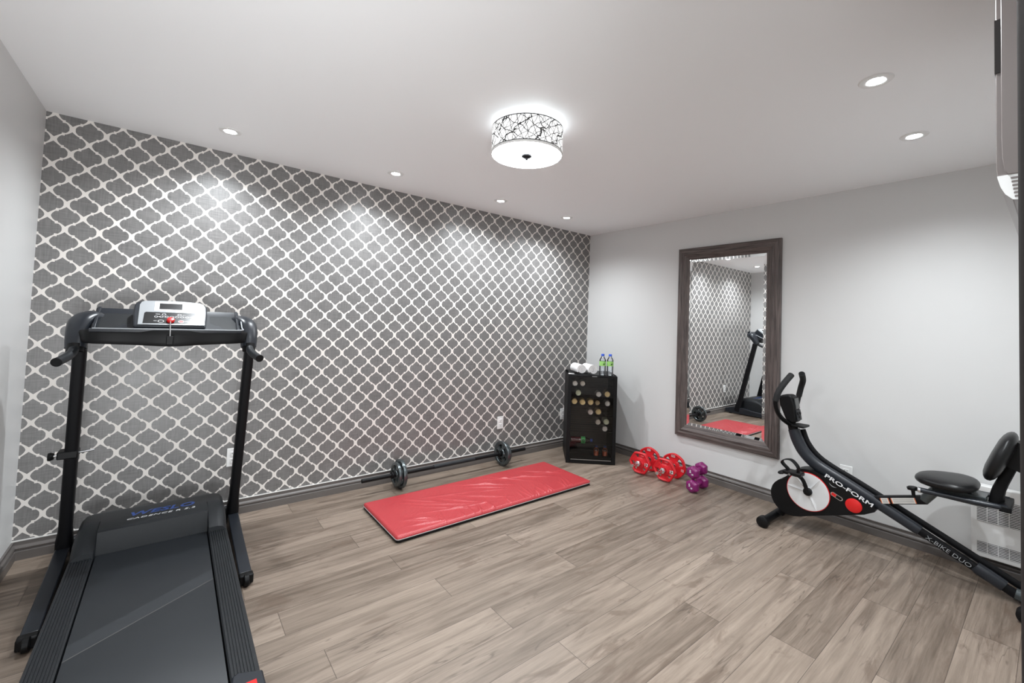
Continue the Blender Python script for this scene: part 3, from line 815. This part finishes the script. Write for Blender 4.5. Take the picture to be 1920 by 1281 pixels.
kn_ = obj('adjustment_knob', L([(0, .0), (.008, .0), (.009, .028), (.024, .032), (.026, .044), (.018, .050), (0, .050)], o=(bx-.02, -2.752, .402), axis=(0, .1, 1), n=18), M['black'], BK)
obj('seat_plate', B(bx-.06, bx+.06, -3.03, -2.83, .440, .492), M['iron'], BK, bevel=.003)
for s in (-1, 1):
    rl = obj('seat_rail', T([(bx+s*.105, -2.785, .464), (bx+s*.105, -2.93, .468), (bx+s*.102, -3.05, .472), (bx+s*.092, -3.10, .474)], .0135, n=14, smooth=4), M['slate'], BK)
    obj('rail_end', disc(.0142, -.004, .010, (bx+s*.105, -2.785, .464), (0, -1, 0), 16, .002), M['chrome'], rl, label='chrome rail tip')
obj('rear_cross_bar', B(bx-.11, bx+.11, -3.115, -3.075, .455, .482), M['blackmatte'], BK, bevel=.004)
# seat pad: rounded egg shape, thick
def pad(bm, cen, ua, va, na, ru_, rv, th, egg=0., nu=32, nv=10):
    cen = Vector(cen); rows = []
    for j in range(nv+1):
        ph = -PI/2 + PI*j/nv; c, s_ = math.cos(ph), math.sin(ph)
        cc = abs(c)**.55; row = []
        for i in range(nu):
            a = 2*PI*i/nu; x_, y_ = math.cos(a), math.sin(a)
            f = (abs(x_)**2.6+abs(y_)**2.6)**(-1/2.6)
            x_ *= f; y_ *= f
            row.append(bm.verts.new(cen + ua*(x_*ru_*cc) + va*(y_*rv*cc*(1+egg*x_)) + na*(s_*th - .010*(x_*x_)*0)))
        rows.append(row)
    for j in range(nv):
        for i in range(nu): bm.faces.new([rows[j][i], rows[j][(i+1) % nu], rows[j+1][(i+1) % nu], rows[j+1][i]])
    bmesh.ops.remove_doubles(bm, verts=bm.verts, dist=1e-5)
bm = bmesh.new(); ua = Vector((0, 1, -.07)).normalized(); va = Vector((1, 0, 0)); na = va.cross(ua)
pad(bm, (bx, -2.880, .520), ua, va, na, .125, .150, .033, -.20)
obj('seat_pad', bm, M['vinyl'], BK, angle=4)
bm = bmesh.new(); ua = Vector((0, -.36, 1)).normalized(); va = Vector((1, 0, 0)); na = va.cross(ua)
pad(bm, (bx, -3.075, .705), ua, va, na, .135, .150, .034)
bp_ = obj('backrest', bm, M['vinyl'], BK, angle=4)
obj('backrest_plate', T([(bx, -3.125, .655), (bx, -3.175, .775)], .05, n=20, squash=1.2, up=(1, 0, 0), power=5), M['black'], bp_)
obj('backrest_post', T([(bx, -3.06, .465), (bx, -3.07, .54), (bx, -3.112, .66)], [.028, .024, .020], n=16, smooth=3, squash=.9, power=3), M['blackmatte'], BK)

# ------------------------------------------------------------------ exercise mat
mx0, mx1, mmy0, mmy1 = -2.580, -.930, -.918, -.358
MT = empty('exercise_mat', ((mx0+mx1)/2, (mmy0+mmy1)/2, 0), 'red vinyl exercise mat with black underside lying on the floor', 'exercise mat')
def rect(x0, x1, y0, y1, r, n=4):
    out = []
    for cx_, cy_, a in ((x1-r, y1-r, 0), (x0+r, y1-r, 90), (x0+r, y0+r, 180), (x1-r, y0+r, 270)):
        for i in range(n+1): t_ = math.radians(a+90*i/n); out.append((cx_+r*math.cos(t_), cy_+r*math.sin(t_)))
    return out
obj('underside', P(rect(mx0, mx1, mmy0, mmy1, .02), XY, .001, .018), M['black'], MT, bevel=.004, label='black underside')
def wrinkle(x, y):
    h = 0.
    for (px, py, ang, ln_, wd_, am_) in WR:
        ca, sa = math.cos(ang), math.sin(ang); u = (x-px)*ca+(y-py)*sa; v = -(x-px)*sa+(y-py)*ca + .25*u*u
        h += 1.5*am_*math.exp(-(u/ln_)**2)*math.exp(-(v/wd_)**2)
    return h
WR = []
rw = random.Random(3)
for i in range(34):       # short puckers along the near seam
    WR.append((mx0+.30+1.3*rw.random(), mmy0+.03+.06*rw.random(), math.radians(55+35*rw.random()), .04+.06*rw.random(), .004+.004*rw.random(), .0022+.002*rw.random()))
for i in range(16):       # long creases
    WR.append((mx0+.35+1.2*rw.random(), mmy0+.12+.30*rw.random(), math.radians(130+40*rw.random()), .10+.13*rw.random(), .007+.006*rw.random(), .0025+.0025*rw.random()))
for i in range(5):
    WR.append((mx0+.18+.35*rw.random(), mmy0+.05+.1*rw.random(), math.radians(150+20*rw.random()), .10, .008, .003))
bm = bmesh.new(); nx, ny = 300, 110; g = []
for i in range(nx+1):
    row = []
    for j in range(ny+1):
        fx, fy = i/nx, j/ny
        x = mx0 + (mx1-mx0)*fx; y = mmy0 + (mmy1-mmy0)*fy
        d = min(x-mx0, mx1-x, y-mmy0, mmy1-y)
        e = min(1, d/.022); zt = .024 + .016*math.sqrt(max(0, 1-(1-e)**2))
        cxn = max(0, .02-(min(x-mx0, mx1-x))); cyn = max(0, .02-(min(y-mmy0, mmy1-y)))
        xx, yy = x, y
        if cxn > 0 and cyn > 0:      # round the corners
            rr_ = math.hypot(cxn, cyn)
            if rr_ > .02: k_ = .02/rr_; xx = x + (cxn-cxn*k_)*(1 if x < (mx0+mx1)/2 else -1); yy = y + (cyn-cyn*k_)*(1 if y < (mmy0+mmy1)/2 else -1)
        row.append(bm.verts.new((xx, yy, zt + e*wrinkle(x, y))))
    g.append(row)
for i in range(nx):
    for j in range(ny): bm.faces.new([g[i][j], g[i+1][j], g[i+1][j+1], g[i][j+1]])
edge = [g[i][0] for i in range(nx+1)] + [g[nx][j] for j in range(1, ny+1)] + [g[i][ny] for i in range(nx-1, -1, -1)] + [g[0][j] for j in range(ny-1, 0, -1)]
low = [bm.verts.new((v.co.x, v.co.y, .018)) for v in edge]
for i in range(len(edge)): k = (i+1) % len(edge); bm.faces.new([edge[i], low[i], low[k], edge[k]])
obj('cover', bm, M['matred'], MT, angle=4)
pp = rect(mx0-.001, mx1+.001, mmy0-.001, mmy1+.001, .021, 4); pp.append(pp[0])
obj('piping', T([(a, b, .0195) for a, b in pp], .0024, n=8), mat('grey_piping', (.30, .28, .28), .5), MT, label='light grey piping')

# ------------------------------------------------------------------ barbell
BB = empty('barbell', (-1.76, -.160, .102), 'long black barbell with small iron plates along the wallpapered wall', 'barbell')
by, bz = -.160, .108
obj('bar', T([(-2.50, by, bz), (-1.02, by, bz)], .0125, n=14), M['blackmatte'], BB)
for a, b in ((-2.525, -1.953), (-1.556, -.998)):
    obj('sleeve', T([(a, by, bz), (b, by, bz)], .0150, n=16), M['black'], BB)
obj('grip_sleeve', T([(-1.95, by, bz), (-1.56, by, bz)], .0165, n=16), M['char'], BB)
def plate(r, th, x, par, holes=5, m='iron', name='weight_plate', label=None):
    """iron plate with oval openings; axis along x"""
    n = 60; bm = bmesh.new()
    rings = [(r*.20, .5), (r*.36, .5), (r*.40, .28), (r*.72, .28), (r*.78, .5), (r*.97, .5), (r, .35)]
    def hole(k):
        return any(abs(((k - h*n/holes + n/2) % n) - n/2) < 2.6 for h in range(holes))
    V = {}
    for sgn in (-1, 1):
        for i, (rad, t_) in enumerate(rings):
            for k in range(n):
                a = 2*PI*k/n; V[sgn, i, k] = bm.verts.new((x+sgn*th*t_, by+rad*math.cos(a), bz+rad*math.sin(a)))
    for k in range(n):
        k2 = (k+1) % n; hk = hole(k+.5)
        for i in range(len(rings)-1):
            if i == 2 and hk: continue
            for sgn in (-1, 1): bm.faces.new([V[sgn, i, k], V[sgn, i, k2], V[sgn, i+1, k2], V[sgn, i+1, k]])
        bm.faces.new([V[-1, 0, k], V[-1, 0, k2], V[1, 0, k2], V[1, 0, k]])
        bm.faces.new([V[-1, len(rings)-1, k], V[-1, len(rings)-1, k2], V[1, len(rings)-1, k2], V[1, len(rings)-1, k]])
        if hk:
            for i in (2, 3): bm.faces.new([V[-1, i, k], V[-1, i, k2], V[1, i, k2], V[1, i, k]])
            if not hole(k-.5): bm.faces.new([V[-1, 2, k], V[-1, 3, k], V[1, 3, k], V[1, 2, k]])
            if not hole(k+1.5): bm.faces.new([V[-1, 2, k2], V[-1, 3, k2], V[1, 3, k2], V[1, 2, k2]])
    return obj(name, bm, M[m], par, label=label, angle=.7)
plate(.107, .026, -2.232, BB)
plate(.089, .024, -2.262, BB, label='smaller iron plate in front of the larger one')
plate(.107, .026, -1.262, BB)
plate(.089, .024, -1.232, BB)
for x in (-2.295, -2.20, -1.296, -1.20):
    obj('collar', disc(.026, -.010, .010, (x, by, bz), (1, 0, 0), 20, .003), M['black'], BB)

# ------------------------------------------------------------------ red dumbbells
def grip_plate_bm(R_, th, x, sides=5, ang=90, big=False):
    """polygonal disc plate with hand-grip openings, axis x, centred on (y, z) = 0; openings are cut through"""
    bm = bmesh.new(); n = 80
    def rad(a):
        if big: k = 7; p_ = .35
        else: k = sides; p_ = .75
        s_ = 2*PI/k; d = ((a - math.radians(ang) + s_/2) % s_) - s_/2
        flat = math.cos(PI/k)/math.cos(d - (s_/2 if d > 0 else -s_/2))
        return R_*(1-p_*(1-flat)*1.0)
    fr = [.20, .36, .50, .80, .93, 1.0]
    tz = [.5, .5, .30, .30, .5, .36]
    holes = [90, 210, 330] if not big else [30, 150, 270]
    wd_ = 34 if not big else 22
    def hole(k):
        a = math.degrees(2*PI*k/n)
        return any(abs((a-h+180) % 360-180) < wd_ for h in holes)
    V = {}
    for sgn in (-1, 1):
        for i in range(len(fr)):
            for k in range(n):
                a = 2*PI*k/n; r_ = rad(a)*fr[i]
                V[sgn, i, k] = bm.verts.new((x+sgn*th*tz[i], r_*math.cos(a), r_*math.sin(a)))
    m_ = len(fr)
    for k in range(n):
        k2 = (k+1) % n; hk = hole(k+.5)
        for i in range(m_-1):
            if i == 2 and hk: continue
            for sgn in (-1, 1): bm.faces.new([V[sgn, i, k], V[sgn, i, k2], V[sgn, i+1, k2], V[sgn, i+1, k]])
        for i in (0, m_-1): bm.faces.new([V[-1, i, k], V[-1, i, k2], V[1, i, k2], V[1, i, k]])
        if hk:
            for i in (2, 3): bm.faces.new([V[-1, i, k], V[-1, i, k2], V[1, i, k2], V[1, i, k]])
            if not hole(k-.5): bm.faces.new([V[-1, 2, k], V[-1, 3, k], V[1, 3, k], V[1, 2, k]])
            if not hole(k+1.5): bm.faces.new([V[-1, 2, k2], V[-1, 3, k2], V[1, 3, k2], V[1, 2, k2]])
    return bm
def dumbbell(loc, rotz, label):
    t = empty('plate_loaded_dumbbell', loc, label, 'dumbbell', 'red plate loaded dumbbells by the wall', rotz=rotz)
    f = obj('front_plate', grip_plate_bm(.100, .034, -.105, sides=6, ang=0), M['redrub'], t, world=False, bevel=.003, angle=.8, label='red grip plate with raised rim')
    r = obj('rear_plate', grip_plate_bm(.108, .030, .060, big=True), M['redrub'], t, world=False, bevel=.003, angle=.8, label='larger round red plate')
    obj('bar', T([(-.240, 0, 0), (.140, 0, 0)], .0135, n=16), M['chrome'], t, world=False)
    for x in (-.142, .096):
        bm = bmesh.new(); lathe(bm, [(.012, -.009), (.025, -.009), (.025, .009), (.012, .009)], o=(x, 0, 0), axis=(1, 0, 0), n=6, closed=True); lathe(bm, [(.012, -.016), (.021, -.016), (.021, .016), (.012, .016)], o=(x, 0, 0), axis=(1, 0, 0), n=18, closed=True)
        obj('star_collar', bm, M['chrome'], t, world=False, bevel=.002)
    return t, f, r
def num(par, t, body, x, y, z, size, **k):
    W_ = Matrix.Translation(t.location) @ t.rotation_euler.to_matrix().to_4x4()
    o_ = W_ @ Vector((x, y, z)); Rm = W_.to_3x3()
    return text('number', body, size, par, M['whiteink'], o_, Rm @ Vector((0, -1, 0)), Rm @ Vector((0, 0, 1)), bold=.0006, **k)
for loc, rz, lb in (((-.262, -.975, .1015), .10, 'red dumbbell nearer the fridge, left of the red pair'),
                    ((-.238, -1.200, .1015), .10, 'red dumbbell on the right of the red pair, next to the purple ones')):
    t, f, r = dumbbell(loc, rz, lb)
    num(f, t, '12', -.1235, -.066, .0, .036)
    num(r, t, '12', .044, -.082, -.02, .026)
    # small plain badge on the rear plate
    bm = bmesh.new()
    for a, b in ((-.016, .016),):
        for zz in (.076, .091): prism(bm, [(a, zz), (b, zz), (b, zz+.0025), (a, zz+.0025)], lambda u, v, w: (w, u, v), .0443, .0452)
        for yy in (-.016, -.006, .004, .0135): prism(bm, [(yy, .076), (yy+.0025, .076), (yy+.0025, .0935), (yy, .0935)], lambda u, v, w: (w, u, v), .0443, .0452)
    obj('badge_print', bm, M['whiteink'], r, world=False, smooth=False)

# ------------------------------------------------------------------ purple hex dumbbells, stacked
def hexbell(loc, rotz, label, roll):
    t = empty('hex_dumbbell', loc, label, 'dumbbell', 'purple dumbbells stacked on the floor', rotz=rotz)
    for s in (-1, 1):
        bm = bmesh.new()
        lathe(bm, [(0, -.036), (.036, -.036), (.053, -.018), (.055, .0), (.053, .018), (.036, .033), (0, .033)], o=(s*.078, 0, 0), axis=(s, 0, 0), n=6)
        bmesh.ops.rotate(bm, verts=bm.verts, cent=(0, 0, 0), matrix=Matrix.Rotation(roll, 3, 'X'))
        obj('head', bm, M['purple'], t, world=False, bevel=.006, seg=3, angle=4)
    obj('handle', T([(-.06, 0, 0), (-.02, 0, 0), (.02, 0, 0), (.06, 0, 0)], [.0165, .018, .018, .0165], n=16, smooth=3), M['purple'], t, world=False)
    W_ = Matrix.Translation(loc) @ Matrix.Rotation(rotz, 4, 'Z')
    Rm = W_.to_3x3()
    text('number', '5', .030, t, M['whiteink'], W_ @ Vector((-.1150, .008, .012)), Rm @ Vector((0, -1, 0)), Rm @ Vector((0, 0, 1)), bold=.0008)
    text('unit_mark', 'LB', .016, t, M['whiteink'], W_ @ Vector((-.1150, -.008, -.008)), Rm @ Vector((0, -1, 0)), Rm @ Vector((0, 0, 1)), bold=.0004)
    return t
hexbell((-.275, -1.462, .0488), .03, 'lower purple dumbbell, resting on the floor by the baseboard', PI/6)
hexbell((-.262, -1.452, .1510), .10, 'upper purple dumbbell, lying on top of the other purple one', PI/6)

# ------------------------------------------------------------------ fridge, rotated 45 degrees into the corner
fang = math.atan2(-.660, .7514)
FR = empty('beverage_fridge', (-.7083, -.4147, 0), 'black glass-door beverage fridge standing in the far corner', 'fridge', rotz=fang)
fw, fd, fh = .456, .42, .823       # local: x along the front, y back into the corner, z up
FK = dict(world=False)
bm = bmesh.new()
box(bm, 0, .018, .03, fd, .012, fh); box(bm, fw-.018, fw, .03, fd, .012, fh); box(bm, 0, fw, fd-.02, fd, .012, fh); box(bm, 0, fw, .03, fd, .012, .04); box(bm, 0, fw, .03, fd, fh-.02, fh)
obj('cabinet', bm, M['black'], FR, bevel=.003, **FK)
obj('back_liner', B(.019, fw-.019, fd-.028, fd-.021, .045, fh-.03), mat('dark_liner', (.060, .052, .046), .5), FR, **FK)
bm = bmesh.new()
box(bm, 0, .034, 0, .028, .004, fh-.004); box(bm, .424, fw, 0, .028, .004, fh-.004); box(bm, .034, .424, 0, .028, .004, .036); box(bm, .034, .424, 0, .028, .803, fh-.004)
dr = obj('door', bm, M['black'], FR, bevel=.002, **FK)
obj('door_glass', B(.033, .425, .008, .013, .035, .804), M['glass'], dr, **FK)
obj('lower_glint_strip', B(.045, .415, -.0008, .004, .036, .040), M['steel'], dr, label='thin bright metal strip', **FK)
obj('badge', B(.222, .268, -.0012, .001, .8085, .8125), M['steel'], dr, label='small silver badge', **FK)
obj('hinge', B(.0, .055, .004, .05, fh-.001, fh+.008), M['steel'], FR, bevel=.002, **FK)
for lx_, ly_ in ((.03, .06), (fw-.03, .06), (.03, fd-.04), (fw-.03, fd-.04)): obj('levelling_foot', disc(.015, 0, .013, (lx_, ly_, 0), (0, 0, 1), 12), M['black'], FR, **FK)
for z in (.706, .612, .530, .441, .353, .288, .062):
    bm = bmesh.new()
    for yy in (.05, .15, .25, .35): box(bm, .02, fw-.02, yy-.0015, yy+.0015, z-.003, z)
    obj('shelf', bm, M['blackmatte'], FR, **FK)
FW = W[FR.name]
def fpt(u, v, z): return FW @ Vector((u, v, z))
cans = [(.069, .737, 'silver'), (.142, .736, 'taupe'), (.105, .643, 'green'), (.295, .643, 'silver'), (.377, .643, 'gold'), (.072, .561, 'gold'), (.145, .561, 'gold'), (.223, .561, 'gold'), (.289, .561, 'dim'), (.379, .561, 'silver'),
        (.224, .472, 'pink'), (.300, .472, 'gold'), (.295, .384, 'taupe'), (.374, .384, 'green'), (.365, .318, 'silver')]
cc = dict(silver=(.60, .58, .56), taupe=(.50, .46, .42), green=(.50, .53, .40), gold=(.66, .52, .28), dim=(.36, .28, .17), pink=(.62, .55, .52))
cm = {k: mat('can_'+k, v, .3, metal=.75) for k, v in cc.items()}
cml = {k: mat('can_lid_'+k, tuple(min(1, c*1.15) for c in v), .35, metal=.6) for k, v in cc.items()}
rows_ = {.737: 'top shelf', .736: 'top shelf', .643: 'second shelf', .561: 'third shelf', .472: 'fourth shelf', .384: 'fifth shelf', .318: 'lowest can shelf'}
pos_names = ['left of the two cans on the top shelf', 'right of the two cans on the top shelf', 'greenish can alone at left on the second shelf', 'silver can on the second shelf, middle one of three', 'gold can at the right end of the second shelf',
             'gold can at the left end of the third shelf', 'gold can second from left on the third shelf', 'gold can third from left on the third shelf, middle of five', 'dim small can fourth on the third shelf', 'silver can at the right end of the third shelf',
             'pale pinkish can at left on the fourth shelf', 'bright gold can at right on the fourth shelf', 'taupe can at left on the fifth shelf', 'pale green can at right on the fifth shelf', 'small silver can on the lowest can shelf']
for i, (u, z, k) in enumerate(cans):
    r_ = .030 if k in ('gold', 'green') else .0275
    if k == 'dim': r_ = .025
    zz = [s_ for s_ in (.706, .612, .530, .441, .353, .288) if s_ < z][0] + r_
    p_ = fpt(u, .045 + .012*(i % 3), zz)
    t = empty('beverage_can', p_, pos_names[i] + ' of the fridge', 'can', 'cans lying in the fridge', rotz=fang)
    obj('can_body', L([(0, .112), (r_*.86, .112), (r_, .100), (r_, .008), (r_*.90, .0), (r_*.84, -.001)], o=(0, 0, 0), axis=(0, 1, 0), n=28), cm[k], t, world=False)
    obj('can_end', L([(r_*.86, -.001), (r_*.80, .004), (r_*.55, .005), (r_*.50, .002), (r_*.2, .002), (0, .0035)], o=(0, 0, 0), axis=(0, 1, 0), n=28), cml[k], t, world=False)
    if k != 'dim': obj('can_ring', L([(r_*.93, -.0015), (r_*.86, -.003), (r_*.82, -.001)], o=(0, 0, 0), axis=(0, 1, 0), n=28), M['steel'], t, world=False)

# lying bottle with dark red drink and green label, two small upright bottles
def bottle_prof(h, r): return [(0, 0), (r*.85, 0), (r, r*.15), (r, h*.20), (r*.95, h*.24), (r, h*.28), (r, h*.58), (r*.96, h*.66), (r*.70, h*.78), (r*.42, h*.87), (r*.40, h*.93)]
t = empty('lying_drink_bottle', fpt(.045, .085, .1975+0), 'bottle of dark red drink with bright green label, lying low in the fridge', 'bottle', rotz=fang)
obj('bottle_body', L(bottle_prof(.205, .032), axis=(1, 0, 0), n=28), M['pet'], t, world=False)
obj('drink', L([(0, .004), (.0295, .005), (.0295, .100), (0, .101)], axis=(1, 0, 0), n=24), mat('dark_red_drink', (.13, .004, .016), .15), t, world=False)
lb_ = obj('label_band', L([(.0325, .098), (.0325, .138)], axis=(1, 0, 0), n=28), mat('green_label', (.10, .50, .16), .45, emit=None), t, world=False, label='bright green label')
obj('label_mark', L([(.012, 0), (.012, .001), (.007, .001), (.007, 0)], o=(.118, -.0335, 0), axis=(0, 1, 0), n=20, closed=True), M['black'], lb_, world=False)
obj('cap', disc(.0145, .188, .208, (0, 0, 0), (1, 0, 0), 20, .002), mat('blue_cap', (.03, .09, .42), .4), t, world=False, label='blue cap')
obj('shelf', (lambda b_: (box(b_, .02, fw-.02, .05, .053, .1625, .165), box(b_, .02, fw-.02, .12, .123, .1625, .165), b_)[2])(bmesh.new()), M['blackmatte'], FR, **FK)
for u, lab in ((.290, 'left small clear bottle with orange drink at the bottom of the fridge'), (.372, 'right small clear bottle with orange drink at the bottom of the fridge')):
    t = empty('small_drink_bottle', fpt(u, .075, .0625), lab, 'bottle', 'small bottles at the bottom of the fridge', rotz=fang)
    obj('bottle_body', L(bottle_prof(.085, .027), n=24), M['pet'], t, world=False)
    obj('drink', L([(0, .002), (.024, .004), (.024, .040), (0, .041)], n=24), mat('orange_drink', (.50, .10, .03), .3), t, world=False)
    obj('cap', disc(.0125, .076, .092, (0, 0, 0), (0, 0, 1), 16, .002), mat('dark_blue_cap', (.02, .05, .20), .4), t, world=False, label='dark blue cap')
# towels on the fridge
def towel(u, v, ang, label, seed):
    p_ = fpt(u, v, fh+.0485)
    t = empty('rolled_towel', p_, label, 'towel', 'rolled towels on the fridge', rotz=fang+ang)
    bm = bmesh.new(); n = 90; turns = 3.6; th = .0085
    out_, in_ = [], []
    for i in range(n+1):
        f = i/n; a = f*turns*2*PI; r_ = .006 + (.0475-.006)*f
        wob = 1+.02*math.sin(a*1.7+seed)
        out_.append((r_*wob*math.cos(a), r_*wob*math.sin(a))); ri = max(.001, r_-th)
        in_.append((ri*wob*math.cos(a), ri*wob*math.sin(a)))
    m_ = 7; Ls = .19; V = []
    for j in range(m_+1):
        y_ = Ls*j/m_; k_ = 1.0 + (.03 if j in (0, m_) else 0)*math.sin(seed)
        row = []
        for i in range(n+1):
            rb = 0 if 0 < j < m_ else -.0015
            row.append((bm.verts.new((out_[i][0]*k_, y_, out_[i][1]*k_)), bm.verts.new((in_[i][0], y_, in_[i][1]))))
        V.append(row)
    for i in range(n):
        for j in range(m_):
            bm.faces.new([V[j][i][0], V[j][i+1][0], V[j+1][i+1][0], V[j+1][i][0]]); bm.faces.new([V[j][i][1], V[j+1][i][1], V[j+1][i+1][1], V[j][i+1][1]])
        for j in (0, m_): bm.faces.new([V[j][i][0], V[j][i][1], V[j][i+1][1], V[j][i+1][0]])
    for i in (0, n):
        for j in range(m_): bm.faces.new([V[j][i][0], V[j+1][i][0], V[j+1][i][1], V[j][i][1]])
    o = obj('towel_roll', bm, M['towel'], t, world=False, angle=1.0, bevel=.002, seg=2)
    return t
towel(.128, .035, .27, 'white rolled towel at the left on top of the fridge', 1.)
towel(.235, .030, .27, 'white rolled towel beside the water bottles on top of the fridge', 2.4)
# water bottles on the fridge
def water(u, v, label):
    t = empty('water_bottle', fpt(u, v, fh), label, 'bottle', 'water bottles on the fridge', rotz=fang)
    h_, r_ = .198, .031
    pf = [(0, .004), (r_*.55, .0), (r_*.88, .002), (r_, .012)]
    for k in range(5): z_ = .018+k*.012; pf += [(r_, z_), (r_*.95, z_+.006)]
    pf += [(r_, .082), (r_*.98, .088), (r_*.98, .132), (r_, .136), (r_*.93, .148), (r_*.66, .164), (r_*.42, .174), (r_*.40, .182)]
    obj('bottle_body', L(pf, n=32), M['pet'], t, world=False)
    obj('water', L([(0, .006)] + [(a*.93, b) for a, b in pf[2:-3]] + [(0, pf[-4][1])], n=28), clear_mat('water_fill', (.95, .97, .985), .02, .05), t, world=False)
    lb = obj('label_band', L([(r_*.995, .088), (r_*1.0, .089), (r_*1.0, .131), (r_*.995, .132)], n=32), mat('lime_label', (.30, .60, .16), .45), t, world=False, label='lime green label')
    bm = bmesh.new()
    ca = -math.pi/2 - .12 - .0
    for aa in range(18):
        pass
    # dark oval leaf mark wrapped on the label
    n = 20; vs = []
    for k in range(n):
        a = 2*PI*k/n; du, dz = .010*math.cos(a), .0065*math.sin(a) + .003*math.cos(a)
        th_ = -PI/2 + .35 + du/r_; vs.append(bm.verts.new(((r_*1.015)*math.cos(th_), (r_*1.015)*math.sin(th_), .108+dz)))
    bm.faces.new(vs)
    obj('label_mark', bm, M['screen'], lb, world=False)
    obj('cap', L([(0, .200), (.0135, .200), (.0150, .197), (.0150, .182), (.0135, .180), (0, .180)], n=24), mat('bright_blue_cap', (.03, .10, .62), .35), t, world=False, label='blue screw cap')
    obj('neck_ring', disc(.0165, .174, .178, (0, 0, 0), (0, 0, 1), 20), M['pet'], t, world=False)
water(.322, .045, 'left water bottle with blue cap and green label on the fridge')
water(.392, .045, 'right water bottle with blue cap and green label on the fridge')

# ------------------------------------------------------------------ camera
cam = bpy.data.cameras.new('camera'); co = bpy.data.objects.new('camera', cam); COL.objects.link(co); sc.camera = co
f, yaw, pitch, roll, X0, Y0, Z0, ppy = 804.049, .6659094, .0382216, .0378858, -3.6461243, -3.2566954, 1.2900314, 573.6094
cam.sensor_fit = 'HORIZONTAL'; cam.sensor_width = 36; cam.lens = 36*f/1920
cam.shift_y = -(640.5-ppy)/1920; cam.clip_start = .02
d = Vector((math.sin(yaw)*math.cos(pitch), math.cos(yaw)*math.cos(pitch), math.sin(pitch)))
r0 = Vector((math.cos(yaw), -math.sin(yaw), 0)); u0 = r0.cross(d)
c_, s_ = math.cos(roll), math.sin(roll)
rt = c_*r0 + s_*u0; upv = -s_*r0 + c_*u0
co.matrix_world = Matrix.Translation((X0, Y0, Z0)) @ Matrix((rt, upv, -d)).transposed().to_4x4()

# ------------------------------------------------------------------ world and view
w = bpy.data.worlds.new('world'); sc.world = w; w.use_nodes = True
w.node_tree.nodes['Background'].inputs[0].default_value = (.8, .85, .9, 1); w.node_tree.nodes['Background'].inputs[1].default_value = .3
sc.view_settings.view_transform = 'Standard'; sc.view_settings.look = 'None'; sc.view_settings.gamma = 1
sc.view_settings.exposure = 0.25
sc.cycles.use_denoising = True
sc.cycles.max_bounces = 24; sc.cycles.diffuse_bounces = 20; sc.cycles.transparent_max_bounces = 16
sc.cycles.sample_clamp_indirect = 10
